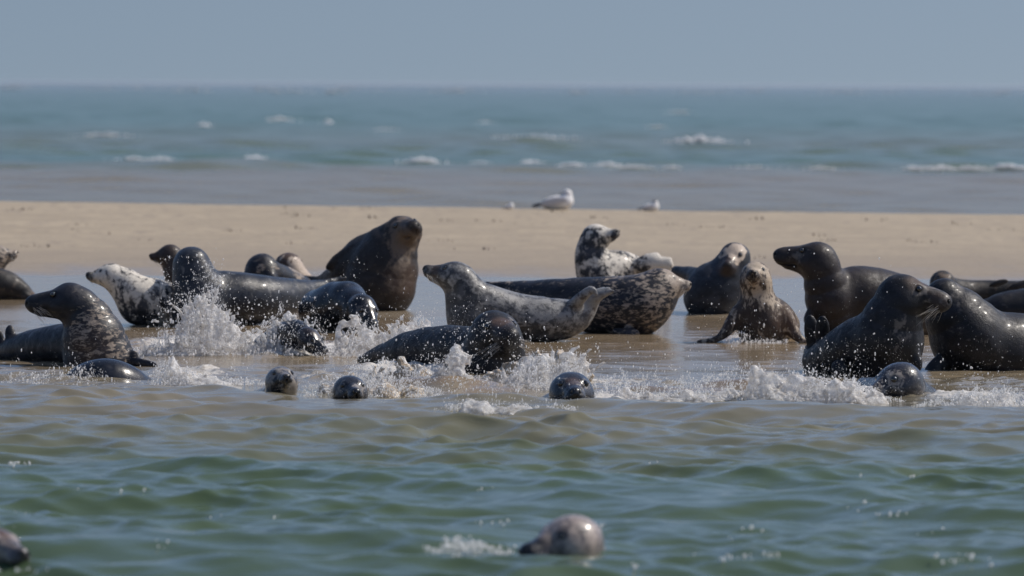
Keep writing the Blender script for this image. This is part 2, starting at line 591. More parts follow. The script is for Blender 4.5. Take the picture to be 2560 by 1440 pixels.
# last swell before the sand bank, and a smaller one at the left
Z += (.044 - .018 * sstep(-1.5, -2.2, X)) * np.exp(-np.where(Y < Y0, (Y - Y0) / .55, (Y - Y0) / .26) ** 2) * (.55 + .55 * vnoise2(X * 1.1, X * 0, 4))
# the sandy swell rolling in front of the bull
SILT = np.zeros_like(X)
for px, py, wpx, hz_ in ((1085, 984, 150, .105), (1230, 992, 110, .05), (1690, 990, 150, .05), (1850, 986, 100, .085)):
    g = ground(px, py)
    q = (Y - g[1] - .28 + .10 * np.sin(X * 7 + px)) 
    e = np.exp(-np.where(q < 0, q / .16, q / .42) ** 2 - ((X - g[0]) / (wpx / FPX * g[1])) ** 2)
    Z += hz_ * e * (.8 + .4 * vnoise2(X * 5, Y * 3, 77))
    SILT = np.maximum(SILT, np.clip(e * 1.5, 0, 1))
FO = foam_at(X, Y) * (1 - .9 * SILT)
turb = fbm2(X * 9, Y * 5, 21, 4) - .38
Z += np.clip(FO, 0, 1) * (.105 * np.clip(turb, -.1, .5) + .012)
Z -= .012 * sstep(60, 66, Y)
W_YS, W_US, W_Z = ys, us, Z
m, nt, N, P = new_mat('estuary water')
geo = nt.nodes.new('ShaderNodeNewGeometry')
sepx = nt.nodes.new('ShaderNodeSeparateXYZ')
nt.links.new(geo.outputs['Position'], sepx.inputs[0])
nb = noise(nt, mapping(nt, geo.outputs['Position'], (.6, .5, 0)), 1.0, 4, .6)
yw = math_n(nt, 'ADD', sepx.outputs[1], math_n(nt, 'MULTIPLY', math_n(nt, 'SUBTRACT', nb, .5), 5.0))
t = maprange(nt, yw, 21, 50, 0, 1)
n01 = nt.nodes.new('ShaderNodeMapRange')
nt.links.new(yw, n01.inputs[0]); n01.inputs[1].default_value = 21; n01.inputs[2].default_value = 61
body = ramp(nt, n01.outputs[0], [(0.0, (.050, .078, .042)), (.24, (.060, .088, .042)), (.33, (.135, .130, .082)), (.45, (.185, .158, .108)), (.62, (.265, .198, .125)), (1.0, (.26, .20, .135))])
body = mixc(nt, math_n(nt, 'MULTIPLY', attr(nt, 'silt').outputs['Fac'], .8), body, (.215, .155, .095))
fa = attr(nt, 'foam').outputs['Fac']
fn_ = noise(nt, mapping(nt, geo.outputs['Position'], (1, .55, 1)), 14, 5, .7, .4)
fn2 = noise(nt, mapping(nt, geo.outputs['Position'], (1, .6, 1)), 60, 2, .6)
fmix = math_n(nt, 'ADD', fa, math_n(nt, 'SUBTRACT', math_n(nt, 'ADD', math_n(nt, 'MULTIPLY', fn_, .75), math_n(nt, 'MULTIPLY', fn2, .35)), 1.12))
fmix = maprange(nt, fmix, .05, .42, 0, .92)
col = mixc(nt, fmix, body, (.62, .585, .53))
nt.links.new(col, P.inputs['Base Color'])
nt.links.new(maprange(nt, fmix, 0, .6, .07, .42), P.inputs['Roughness'])
P.inputs['IOR'].default_value = 1.333
h1 = noise(nt, mapping(nt, geo.outputs['Position'], (.55, 1.9, 1)), 12, 3, .55, .3)
nt.links.new(bump(nt, fn2, .12, .004, bump(nt, h1, .28, .012)), P.inputs['Normal'])
o = mesh_obj('water', np.stack([XX, YY, Z], -1).reshape(-1, 3), grid_faces(*X.shape), m, attrs={'foam': FO.reshape(-1), 'silt': SILT.reshape(-1)})
tag(o, kind='structure')

# sea beyond the bank, out to the horizon
ys = np.concatenate([np.arange(89.5, 200, .22), 200 * np.exp(np.linspace(.0015, math.log(30000 / 200.0), 680))])
us = lateral(300, 1.2, 5, 20)
X, Y = fan_grid(ys, us, half)
z1, dx1, dy1 = wave_field(X, Y, 40, 1.1, 9.0, .030, 77, 40)
fade = 1 - .85 * sstep(250, 1200, Y)
nearamp = .65 + .35 * sstep(125, 160, Y)
Z = z1 * fade * nearamp * .9
Z += .10 * np.exp(-((Y - 142 - 2 * np.sin(X * .15)) / 1.6) ** 2) * (.4 + vnoise2(X * .3, Y * 0, 3))
X2 = X + dx1 * fade * nearamp * .8
m, nt, N, P = new_mat('open sea')
geo = nt.nodes.new('ShaderNodeNewGeometry')
sepx = nt.nodes.new('ShaderNodeSeparateXYZ')
nt.links.new(geo.outputs['Position'], sepx.inputs[0])
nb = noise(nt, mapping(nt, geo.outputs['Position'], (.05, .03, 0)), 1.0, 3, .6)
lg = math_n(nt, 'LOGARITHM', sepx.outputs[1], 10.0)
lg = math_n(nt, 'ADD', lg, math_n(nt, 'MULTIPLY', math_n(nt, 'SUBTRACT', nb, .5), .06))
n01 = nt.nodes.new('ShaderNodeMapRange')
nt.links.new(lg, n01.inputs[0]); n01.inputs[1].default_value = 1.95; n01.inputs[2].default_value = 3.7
body = ramp(nt, n01.outputs[0], [(0.0, (.165, .140, .078)), (.095, (.17, .138, .078)), (.125, (.070, .118, .080)), (.20, (.105, .122, .078)), (.30, (.066, .120, .084)), (.58, (.068, .118, .090)), (.72, (.10, .145, .135)), (1, (.11, .145, .145))])  # paler far stops paint the haze under the horizon into the sea colour
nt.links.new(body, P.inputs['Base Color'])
P.inputs['Roughness'].default_value = .22
P.inputs['IOR'].default_value = 1.333
h1 = noise(nt, mapping(nt, geo.outputs['Position'], (1, .6, 1)), 1.6, 4, .6, .3)
nt.links.new(bump(nt, h1, .35, .12), P.inputs['Normal'])
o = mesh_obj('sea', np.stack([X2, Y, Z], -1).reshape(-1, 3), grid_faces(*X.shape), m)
tag(o, kind='structure')

# ------------------------------------------------------------------ seals
HEAD_PRIMS = [
    ('ell', (-.02, 0, .0), (.30, .285, .255), .06),
    ('ell', (.09, .12, -.07), (.22, .17, .165), .08), ('ell', (.09, -.12, -.07), (.22, .17, .165), .08),
    ('cone', ((.08, 0, .01), (.30, 0, -.005), (.52, 0, -.025)), (.20, .165, .118), .09),
    ('ell', (.585, 0, .005), (.085, .085, .08), .06),
    ('ell', (.50, .068, -.07), (.125, .085, .085), .05), ('ell', (.50, -.068, -.07), (.125, .085, .085), .05),
    ('cone', ((.05, 0, -.14), (.26, 0, -.15), (.45, 0, -.145)), (.13, .10, .065), .06),
    ('ell', (.19, .12, .13), (.10, .06, .055), .05), ('ell', (.19, -.12, .13), (.10, .06, .055), .05),
]

def head_frame(yaw, pitch, roll=0):
    y, p, r = map(math.radians, (yaw, pitch, roll))
    f = np.array([math.cos(p) * math.cos(y), math.cos(p) * math.sin(y), math.sin(p)])
    l = np.array([-math.sin(y), math.cos(y), 0.0])
    u = np.cross(f, l)
    l2 = math.cos(r) * l + math.sin(r) * u
    u2 = -math.sin(r) * l + math.cos(r) * u
    return np.stack([f, l2, u2])          # rows

def add_head(F, c, U, M, k, roman=0):
    H = Field(F.h)
    prims = list(HEAD_PRIMS)
    if roman:
        prims.append(('ell', (.30, 0, .035), (.34, .13 + .03 * roman, .135), .10))
        prims.append(('ell', (.50, 0, .0), (.17, .13, .115), .08))
    for p in prims:
        if p[0] == 'ell':
            H.ell(c + np.array(p[1]) * U @ M, np.array(p[2]) * U, M, p[3] * U)
        else:
            H.chain([c + np.array(q) * U @ M for q in p[1]], np.array(p[2]) * U, p[3] * U)
    def surf(o, d):
        """first surface point from o along d, both in head units"""
        d = np.array(d, float); d /= np.linalg.norm(d)
        ts = np.linspace(.02, .5, 200)
        pts = (np.array(o)[None] + ts[:, None] * d[None]) * U @ M + c
        v = H.value(pts.astype(np.float32))
        i = int(np.argmax(v > 0))
        return pts[i], d @ M
    eyes = [surf((.24, 0, -.01), (.0, s * .80, .60)) for s in (1, -1)]
    nost = [surf((.50, 0, -.01), (1, s * .42, .20)) for s in (1, -1)]
    ears = [surf((-.06, 0, .0), (0, s * 1.0, .22)) for s in (1, -1)]
    for e, d in eyes:
        H.ell(e + d * .008 * U, np.array([.052, .052, .052]) * U, M, .03 * U, True)
    for e, d in nost:
        H.ell(e + d * .005 * U, np.array([.045, .016, .035]) * U, M, .012 * U, True)
    # mouth line and muzzle furrow
    for s in (1, -1):
        H.ell(c + np.array([.44, s * .115, -.122]) * U @ M, np.array([.18, .05, .010]) * U, M, .02 * U, True)
    H.ell(c + np.array([.64, 0, -.06]) * U @ M, np.array([.06, .010, .06]) * U, M, .02 * U, True)
    lo = np.min([p[1] for p in H.prims if not p[4]], 0); hi = np.max([p[2] for p in H.prims if not p[4]], 0)
    F.add(lambda X: H.value(X), lo, hi, k)
    return eyes, nost, ears

def make_seal(label, base, chains, head=None, flippers=(), mat=None, h=.010, r0=0.0, spots=(), muzzle=.0, brown=(), whisk=None,
              group='grey seals hauled out at the water edge', dist=None, brown0=0.0, kneck=.07, ring=.35, mzr=1.0, lump=.0055, roman=0, folds=0.0, grad=None, eye_scale=1.0, sink=-.12, depth=1.0, name='seal'):
    """base: photo pixel of the contact line; chains: lists of (px, py, radius px, depth m[, ...]);
    head: (px, py, unit px, yaw, pitch, roll, depth m); flippers: (x0,y0,d0, x1,y1,d1, half width px, half thickness px)"""
    D = dist if dist else ground(*base)[1]
    org = at(base[0], base[1], D)
    s = D / FPX
    def W(px, py, dy=0.0):
        return at(px, py, D + dy) - org
    F = Field(h)
    for ci, ch in enumerate(chains):
        pts = [W(p[0], p[1], p[3] if len(p) > 3 else 0) for p in ch]
        rad = [p[2] * s for p in ch]
        F.chain(pts, rad, .05, folds if ci == 0 else 0)
    hd = None
    if head:
        hx, hy, U, yaw, pitch, roll, hdy = head
        U = U * s
        M = head_frame(yaw, pitch, roll)
        hc = W(hx, hy, hdy)
        hd = add_head(F, hc, U, M, kneck, roman)
    for fl in flippers:
        a = W(fl[0], fl[1], fl[2]); b = W(fl[3], fl[4], fl[5])
        ax = b - a; L = np.linalg.norm(ax); ax /= L
        view = np.array([0, 1.0, 0])
        side = np.cross(view, ax); side /= np.linalg.norm(side) + 1e-9
        th = np.cross(ax, side)
        w = fl[6] * s; t = fl[7] * s
        MM = np.stack([ax, side, th])
        F.ell((a + b) / 2, (L / 2, w, t), MM, .025)
        if len(fl) > 8:                      # toes: a fan of digits with webbing between
            n = fl[8]
            for i in range(n):
                q = (i / (n - 1) - .5) * 2
                e = b + side * q * w * 1.15 - ax * abs(q) ** 2 * L * .10
                st = a + ax * L * .35 + side * q * w * .5
                F.chain([st, e], [t * .9, t * .55], .012)
    V, Q = F.mesh(zmin=sink, rough=(lump, [(6.5, 1.0, len(label)), (15, .45, len(label) + 3)]))
    # colour masks
    mask = np.zeros((len(V), 4)); mask[:, 3] = 1
    mask[:, 0] = r0
    if grad:                                 # paler (or darker) towards the belly: (photo y of start, of end, amount)
        z0 = W(base[0], grad[0])[2]; z1 = W(base[0], grad[1])[2]
        mask[:, 0] += grad[2] * sstep(0, 1, (V[:, 2] - z0) / (z1 - z0))
    for sp in spots:                         # (px, py, depth, radius px, change)
        q = W(sp[0], sp[1], sp[2])
        d2 = np.linalg.norm(V - q, axis=1) / (sp[3] * s)
        mask[:, 0] += sp[4] * (1 - sstep(.55, 1.15, d2))
    mask[:, 2] = brown0
    for sp in brown:
        q = W(sp[0], sp[1], sp[2])
        d2 = np.linalg.norm(V - q, axis=1) / (sp[3] * s)
        mask[:, 2] += sp[4] * (1 - sstep(.4, 1.2, d2))
    if head:
        loc = (V - hc) @ M.T / U
        dn = np.linalg.norm((loc - np.array([.60, 0, -.03])) / np.array([1, 1, 1]), axis=1)
        mask[:, 1] = muzzle * (1 - sstep(.10 * mzr, .24 * mzr, dn))
        for (e, d) in hd[0]:
            de = np.linalg.norm(V - e, axis=1) / U
            mask[:, 0] += ring * (1 - sstep(.08, .15, de))
            mask[:, 1] = np.maximum(mask[:, 1], .8 * (1 - sstep(.040, .075, de)))
    mask = np.clip(mask, 0, 1)
    seal = mesh_obj(name, V, Q, mat, loc=org, attrs={'mask': mask})
    tag(seal, label, 'seal', group)
    if head:
        for e, d in hd[0]:
            v, f = uv_ball(e - d * .014 * U, .043 * U * eye_scale, nu=14, nv=10)
            mesh_obj('eye', v, f, M_EYE, seal)
        for e, d in hd[1]:
            v, f = uv_ball(e - d * .012 * U, np.array([.026, .014, .030]) * U, M, 10, 8)
            mesh_obj('nostril', v, f, M_NOSTRIL, seal)
        for e, d in hd[2]:
            v, f = uv_ball(e - d * .008 * U, np.array([.018, .014, .014]) * U, M, 8, 6)
            mesh_obj('ear_opening', v, f, M_NOSTRIL, seal)
        if whisk:
            rng = np.random.default_rng(len(label))
            for sgn in (1, -1):
                lines = []
                for i in range(whisk[0]):
                    st = np.array([.47 + .11 * rng.random(), sgn * (.115 + .02 * rng.random()), -.03 - .10 * rng.random()])
                    dr = np.array([-.15 - .5 * rng.random(), sgn * (.7 + .3 * rng.random()), -.1 - .7 * rng.random()])
                    dr /= np.linalg.norm(dr)
                    ln = (.22 + .22 * rng.random()) * whisk[1]
                    L = [st + dr * ln * q + np.array([-.10, 0, -.14]) * ln * q * q for q in np.linspace(0, 1, 6)]
                    lines.append(np.array(L) * U @ M + hc)
                v, f = hairs(lines, whisk[2] if len(whisk) > 2 else .0014)
                mesh_obj('whiskers', v, f, M_WHISKER if len(whisk) < 4 else M_WHISKER_DARK, seal)
    return seal

BLACK = pelt('black wet pelt', (.0098, .0094, .0115), (.12, .105, .095), 15, .46, .08, soft=1.8)
BROWNBLACK = pelt('brown black pelt', (.015, .0135, .0135), (.135, .10, .073), 13, .50, .03, soft=2.4)
MOTTLED = pelt('dark pelt with tan mottling', (.013, .013, .017), (.29, .235, .185), 19, .42, .10, stretch=(.8, .8, 1.7), soft=1.5)
SILVER = pelt('silver grey pelt', (.040, .040, .043), (.225, .22, .212), 17, .36, .15, soft=2.2)
GREYHIDE = pelt('slate grey wet pelt', (.019, .021, .027), (.12, .118, .118), 9, .33, .15)
SLEEK = pelt('sleek wet blue black pelt', (.0085, .0095, .0135), (.10, .10, .105), 9, .27, .25, soft=2.5, bk=.3)
SPOTTED = pelt('pale spotted pelt', (.030, .031, .037), (.60, .55, .475), 13, .55, .05, stretch=(1.2, 1.2, 1), soft=1.9)
BROWNSPOT = pelt('brown pelt with sandy streaks', (.026, .020, .017), (.38, .31, .235), 19, .52, .06, stretch=(1.2, 1.2, .55), soft=1.5)
WETHEAD = pelt('glossy wet head pelt', (.017, .017, .021), (.24, .21, .18), 20, .22, .45, soft=2.0)
PALEWET = pelt('pale wet head pelt', (.13, .11, .105), (.35, .285, .245), 16, .26, .4, soft=2.0)
FARPALE = pelt('fawn faced pelt', (.018, .021, .029), (.42, .34, .27), 12, .48, .08)

# at the left edge
make_seal('mottled seal head cut by the left edge, nose pointing right', (0, 745), [[(-10, 640, 22), (-22, 665, 34), (-45, 700, 48), (-60, 730, 50)]],
          (-14, 640, 92, 6, 8, 0, 0), mat=MOTTLED, r0=.62, whisk=(12, 1.0, .0013, 1), spots=[(50, 628, 0, 14, .4)], dist=56.5)
make_seal('dark rounded seal body at the left edge, below the mottled head', (0, 752), [[(-90, 700, 50), (-40, 708, 47), (5, 714, 41), (42, 726, 29), (72, 739, 15), (92, 746, 6)]],
          mat=BROWNBLACK, r0=.15, brown=[(85, 742, 0, 22, .8)], spots=[(50, 700, -.1, 14, .5)], flippers=[(45, 738, -.05, 88, 750, -.1, 8, 5)], dist=55.2)
# big seal at front left
make_seal('big dark seal at front left, long snout pointing left, tan mottled neck', (230, 912),
          [[(176, 752, 36), (208, 778, 50), (226, 815, 64), (236, 855, 78), (246, 895, 88, .02)],
           [(240, 862, 66, .1), (180, 862, 56, .30), (115, 864, 48, .55), (55, 870, 38, .80), (10, 880, 24, 1.0)]],
          (172, 752, 158, 183, -5, 0, 0), [(28, 862, .85, 24, 812, .9, 13, 7), (4, 880, 1.0, -8, 822, 1.0, 14, 7), (310, 885, -.05, 348, 908, -.12, 22, 12), (330, 902, -.12, 394, 915, -.2, 9, 5)],
          MOTTLED, r0=.10, muzzle=.5, roman=1, whisk=(16, .9, .0016), folds=.008, ring=.1, spots=[(250, 790, -.05, 60, .30), (225, 860, -.2, 80, .27), (300, 880, -.1, 60, .25), (200, 820, -.15, 40, .2), (60, 870, .7, 150, -.4), (110, 860, .3, 70, -.3), (150, 740, -.1, 40, -.3)], brown=[(210, 870, -.2, 70, .35)])
# pale spotted seal
make_seal('pale cream spotted seal with dark muzzle facing left, behind the splash', (370, 812),
          [[(282, 690, 30), (312, 712, 42), (345, 742, 54), (385, 757, 60, .05), (425, 765, 54, .15), (470, 782, 40, .25)],
           [(340, 770, 40), (400, 778, 36, .02)]],
          (273, 688, 88, 184, 0, 0, 0), [(418, 712, -.10, 446, 812, -.16, 19, 11), (404, 708, -.12, 428, 790, -.2, 12, 8)],
          SPOTTED, r0=.60, muzzle=.95, whisk=(8, .9, .0012, 1), spots=[(268, 690, -.1, 40, .1), (330, 720, -.15, 36, .10), (350, 805, -.1, 50, -.40), (415, 760, -.15, 20, -.6), (445, 760, -.12, 26, .2), (360, 712, -.1, 50, .15), (268, 680, -.1, 30, .15)])
# dark head facing left, behind
make_seal('black seal head facing left, peeking out behind the rounded dark head', (450, 775), [[(428, 640, 26), (445, 672, 38), (462, 710, 46), (470, 745, 44)]],
          (424, 638, 76, 181, -3, 0, 0), mat=BLACK, whisk=(8, 1, .0012, 1), brown0=.3)
# seal with its back to the camera
make_seal('large glossy slate seal turned away, round back of the head up and shiny back', (560, 815),
          [[(480, 662, 44), (487, 695, 56), (494, 735, 68), (500, 775, 72)],
           [(505, 742, 66, .05), (560, 745, 68, .12), (625, 748, 64, .22), (690, 746, 54, .40), (750, 735, 38, .62), (800, 720, 20, .80)]],
          (478, 660, 122, 112, 12, 0, 0), [(795, 716, .82, 868, 694, .9, 8, 4, 4), (770, 722, .75, 836, 704, .85, 8, 5, 3)], GREYHIDE, r0=.18, spots=[(545, 680, 0, 60, .2)])
make_seal('dark grey seal head looking down to the right, behind the shiny back', (660, 772),
          [[(658, 672, 36), (672, 690, 42, .05), (705, 706, 42, .25), (745, 722, 38, .5), (780, 735, 30, .7)], [(650, 690, 38), (640, 720, 42), (640, 745, 40)]],
          (655, 672, 108, -58, -24, 0, 0), mat=MOTTLED, r0=.12, muzzle=.5, ring=.5, spots=[(730, 690, .3, 40, .55), (690, 650, -.15, 22, .45), (648, 655, -.2, 10, .3)])
make_seal('brown and cream seal head turned away, half hidden behind the dark grey head', (722, 760),
          [[(722, 664, 30), (735, 692, 36), (752, 716, 40, .1), (770, 745, 40, .3)]],
          (719, 662, 96, 62, 6, 0, 0), mat=FARPALE, r0=.45, brown0=.7, spots=[(752, 680, -.05, 36, .6), (725, 632, 0, 25, -.5)])
# tall bull
make_seal('huge brown black bull seal rearing up with its scarred head tilted to the right', (930, 777),
          [[(1002, 586, 42), (985, 615, 58), (968, 650, 74), (955, 690, 88), (948, 725, 84), (945, 745, 68)],
           [(962, 625, 60, .10), (918, 664, 74, .22), (880, 702, 66, .40), (838, 708, 40, .65), (800, 704, 15, .85), (764, 697, 8, 1.0)]],
          (1006, 580, 146, -70, 8, 14, -.04), [(905, 610, .05, 815, 672, .25, 16, 12)],
          BROWNBLACK, r0=.08, muzzle=.3, roman=1, brown0=.08, folds=.008, spots=[(1008, 590, -.2, 58, .62), (1022, 612, -.3, 40, .3), (1015, 640, -.3, 55, .3), (1005, 700, -.3, 60, .3), (1010, 545, -.1, 16, .5), (1030, 605, -.3, 30, .25), (990, 600, -.3, 26, .3)], brown=[(1025, 600, -.3, 40, .7), (1010, 700, -.2, 60, .5)])
# seal with face in the splash
make_seal('blue black seal lowering its face into the splash, below the rearing bull', (865, 828),
          [[(868, 752, 46, .12), (842, 766, 62, .28), (800, 775, 55, .5)], [(868, 752, 46, .12), (890, 768, 38, -.08), (884, 795, 36, -.05)]],
          (906, 770, 128, -62, -34, 0, -.24), mat=SLEEK, kneck=.025, ring=.55, r0=.15, muzzle=.5, spots=[(934, 765, -.2, 24, .75), (886, 752, -.25, 15, .75), (945, 800, -.2, 24, .5)])
make_seal('small wet seal swimming through the splash with its snout in the water', (740, 892),
          [[(752, 842, 34, .06), (735, 836, 38, .15), (705, 848, 40, .35), (665, 868, 34, .55)]],
          (772, 846, 108, -40, -30, 0, -.12), mat=SLEEK, r0=.18, muzzle=.6, kneck=.03, ring=.5, spots=[(790, 838, -.1, 24, .6)], brown=[(775, 850, -.1, 40, .4)])
# bull in the middle front
make_seal('black bull seal in the surf facing the camera, long whiskers, body stretched to the left', (1230, 930),
          [[(1236, 842, 60), (1236, 868, 72, .02), (1232, 895, 80, .04), (1228, 920, 86, .06)],
           [(1215, 880, 62, .2), (1165, 876, 62, .40), (1100, 876, 62, .70), (1030, 880, 54, 1.0), (960, 892, 34, 1.3), (905, 900, 14, 1.5)]],
          (1237, 832, 192, -70, -4, 6, -.04), (),
          BLACK, r0=.02, muzzle=.35, roman=1, whisk=(20, .8, .0009), folds=.008, brown=[(1252, 808, -.22, 34, .9), (1266, 838, -.3, 30, .6)], spots=[(1276, 803, -.1, 12, .6), (1285, 815, -.1, 34, .35), (1240, 795, -.15, 30, .25), (1265, 880, -.3, 40, .2)], h=.009)  # pale spot at the right of the face paints in its sheen
# silver cow
make_seal('silver grey cow seal lying on the wet sand, head up facing left, hind flippers raised', (1290, 855),
          [[(1142, 692, 34), (1156, 715, 45), (1164, 750, 51), (1172, 790, 56), (1180, 825, 58)],
           [(1172, 735, 44), (1225, 768, 54, .05), (1295, 794, 60, .10), (1365, 800, 57, .12), (1425, 795, 46, .15), (1458, 778, 30, .18), (1478, 760, 17, .2)],
           [(1470, 770, 14, .18), (1500, 742, 9, .12), (1532, 728, 5, .08)], [(1470, 765, 13, .18), (1492, 738, 9, .14), (1520, 722, 5, .12)],
           [(1466, 760, 12, .15), (1484, 736, 8, .14), (1508, 722, 5, .16)], [(1440, 760, 12, .06), (1462, 742, 8, .0), (1482, 724, 7, -.02), (1490, 735, 5, -.03)], [(1432, 764, 10, .06), (1452, 738, 7, .0), (1474, 722, 6, 0)]],
          (1139, 690, 126, 180, 12, 0, 0), (),
          SILVER, r0=.42, muzzle=.55, whisk=(9, .8, .0013), spots=[(1160, 770, -.15, 66, -.22), (1115, 675, 0, 40, -.25), (1200, 700, -.15, 36, .15), (1300, 745, -.1, 90, .25), (1400, 775, -.1, 80, .22), (1490, 735, .1, 55, .5), (1300, 850, -.1, 90, -.15)], brown=[(1480, 740, .1, 60, .5), (1080, 680, 0, 30, .4)])
# long mottled seal behind her
make_seal('long dark mottled seal lying behind the silver cow, pale head pointing right', (1560, 842),
          [[(1655, 706, 26), (1648, 716, 40), (1632, 738, 62), (1600, 762, 78), (1560, 767, 78, .02), (1500, 765, 73, .08), (1420, 752, 56, .2), (1340, 738, 38, .35), (1270, 722, 20, .5), (1215, 712, 9, .6)]],
          (1655, 707, 112, 0, -4, 0, 0), [(1530, 826, -.24, 1588, 842, -.26, 12, 10), (1560, 820, -.22, 1600, 836, -.24, 9, 8)],
          MOTTLED, r0=.36, muzzle=.3, whisk=(12, 1.0, .0012), spots=[(1690, 705, 0, 50, .5), (1640, 700, -.1, 50, .12), (1640, 770, -.2, 50, .15), (1400, 740, 0, 130, -.2)], dist=48.3)
# white crowned seal
make_seal('cream and black blotched seal with white crown above the long mottled seal', (1540, 765),
          [[(1488, 594, 32), (1478, 625, 38), (1482, 655, 45), (1494, 690, 52), (1508, 720, 54)],
           [(1500, 672, 46, .02), (1545, 676, 50, .1), (1595, 690, 46, .25), (1645, 705, 36, .4)],
           [(1600, 664, 18, .02), (1622, 650, 15, .0), (1640, 640, 9, .0)], [(1605, 662, 16, .0), (1640, 652, 13, -.02), (1662, 650, 9, -.02)],
           [(1610, 668, 14, .0), (1650, 664, 11, -.02), (1674, 662, 7, -.02)], [(1664, 682, 6, -.02), (1674, 668, 5, -.02), (1676, 646, 3, -.02)]],
          (1490, 592, 100, -28, 12, 0, 0), (),
          SPOTTED, r0=.50, muzzle=.6, spots=[(1488, 560, 0, 28, .8), (1475, 620, -.1, 36, -.25), (1525, 580, -.1, 18, .2), (1560, 650, -.15, 44, .25), (1650, 660, 0, 42, .5), (1470, 690, -.1, 40, -.1)])
# pale faced seal behind the pup
make_seal('slate blue seal with fawn face turned to the camera, behind the small streaky seal', (1770, 787),
          [[(1838, 645, 32), (1830, 672, 44), (1808, 705, 62), (1785, 728, 72), (1775, 745, 66)],
           [(1780, 715, 44, .15), (1735, 690, 24, .5), (1690, 676, 12, .8)]],
          (1838, 642, 126, -108, -16, 0, 0), mat=FARPALE, r0=.0, muzzle=.35, ring=.6, spots=[(1842, 622, -.12, 34, .95), (1842, 645, -.2, 24, .7)], brown=[(1815, 665, -.2, 30, .6)])
# small streaky seal facing the camera
make_seal('small brown seal with sandy streaked neck facing the camera, propped on both fore flippers', (1895, 855),
          [[(1888, 688, 32), (1889, 715, 39), (1892, 745, 45, .02), (1898, 785, 58, .04), (1906, 815, 64, .06), (1908, 835, 58, .08)],
           [(1915, 785, 52, .15), (1938, 800, 52, .35), (1955, 815, 46, .6)],
           [(1850, 785, 24, 0), (1830, 808, 19, -.03), (1812, 832, 14, -.05), (1790, 848, 9, -.07), (1746, 856, 5, -.1)],
           [(1955, 785, 24, 0), (1975, 812, 19, -.02), (1990, 838, 14, -.05), (2010, 854, 8, -.08)]],
          (1888, 692, 120, -97, 8, 0, 0), (),
          BROWNSPOT, r0=.34, muzzle=.3, brown0=.2, whisk=(7, .7, .0012, 1), spots=[(1890, 662, -.1, 30, .6), (1918, 700, -.05, 26, .5), (1890, 725, -.15, 45, .2), (1925, 745, -.1, 26, .3), (1900, 820, -.1, 60, -.15)], brown=[(1890, 705, -.15, 24, .6), (1965, 800, -.05, 50, .6)])
# dark bull facing left
make_seal('black bull seal with long nose in profile facing left and thick folded neck', (2150, 840),
          [[(2046, 650, 40), (2056, 680, 46), (2066, 715, 54, .02), (2078, 755, 62, .05), (2085, 785, 58, .08)],
           [(2085, 738, 60, .1), (2150, 742, 78, .18), (2220, 765, 88, .3), (2290, 785, 80, .5), (2350, 800, 62, .8)]],
          (2040, 648, 156, 178, 5, 0, 0), [(2040, 765, -.02, 2014, 812, -.05, 16, 12)], BLACK, r0=.06, muzzle=.3, roman=1, brown0=.15, folds=.008, spots=[(2165, 750, -.25, 50, .3), (1985, 650, -.1, 24, .25)], dist=48.0)
# seal at the right touching noses
make_seal('black seal facing right with pale ringed eye, hind flippers raised at its left', (2150, 940),
          [[(2258, 738, 42), (2246, 765, 56), (2232, 800, 72, .02), (2220, 845, 88, .05), (2214, 885, 88, .08)],
           [(2205, 850, 80, .12), (2150, 872, 78, .22), (2090, 895, 62, .42), (2048, 905, 42, .6), (2035, 880, 26, .7)]],
          (2258, 734, 180, -16, -11, 0, 0), [(2040, 890, .65, 2024, 786, .62, 20, 9), (2056, 868, .55, 2056, 788, .50, 19, 9), (2270, 860, -.06, 2298, 928, -.1, 18, 14), (2085, 905, .05, 2115, 940, -.02, 22, 14)],
          BLACK, r0=.08, muzzle=.2, roman=1, ring=.55, folds=.008, whisk=(16, .75, .0014), spots=[(2340, 738, -.12, 46, .28), (2270, 820, -.25, 46, .5), (2255, 850, -.25, 36, .35), (2310, 725, -.1, 16, .4)], brown=[(2300, 700, -.1, 40, .6), (2350, 745, -.2, 40, .5)], h=.009)
make_seal('largest black seal at the right edge, head turned away behind its neighbour\'s snout', (2460, 945),
          [[(2360, 740, 42), (2370, 768, 58, .03), (2398, 804, 82, .06), (2428, 852, 98, .08)],
           [(2438, 860, 90, .12), (2505, 876, 98, .2), (2580, 884, 98, .35), (2680, 892, 86, .55)]],
          (2362, 738, 128, 128, 2, 0, .05), [(2372, 885, -.02, 2312, 944, -.12, 20, 14), (2350, 920, -.1, 2300, 945, -.15, 12, 8)], BLACK, r0=.10, folds=.008, spots=[(2395, 730, -.1, 40, .30), (2470, 790, -.3, 60, .2)], dist=42.2)
make_seal('grey seal face peeking over the neighbour, long dark body stretched to the right', (2420, 772),
          [[(2355, 705, 24), (2375, 722, 30, .1), (2430, 730, 30, .25), (2500, 733, 32, .3), (2570, 735, 34, .3), (2650, 738, 36, .3)]],
          (2354, 704, 92, -76, -4, 0, 0), [(2470, 716, .1, 2522, 701, .1, 8, 6), (2520, 720, .15, 2610, 702, .2, 12, 8)], BROWNBLACK, r0=.1, muzzle=.3, spots=[(2355, 685, -.1, 26, .5)], dist=53.5)
make_seal('dark seal back cut by the right edge, between the long body and the largest seal', (2540, 830),
          [[(2470, 772, 26), (2505, 775, 42, .02), (2560, 775, 54, .05), (2650, 780, 62, .05)]], mat=BLACK, r0=.08, dist=50.5)
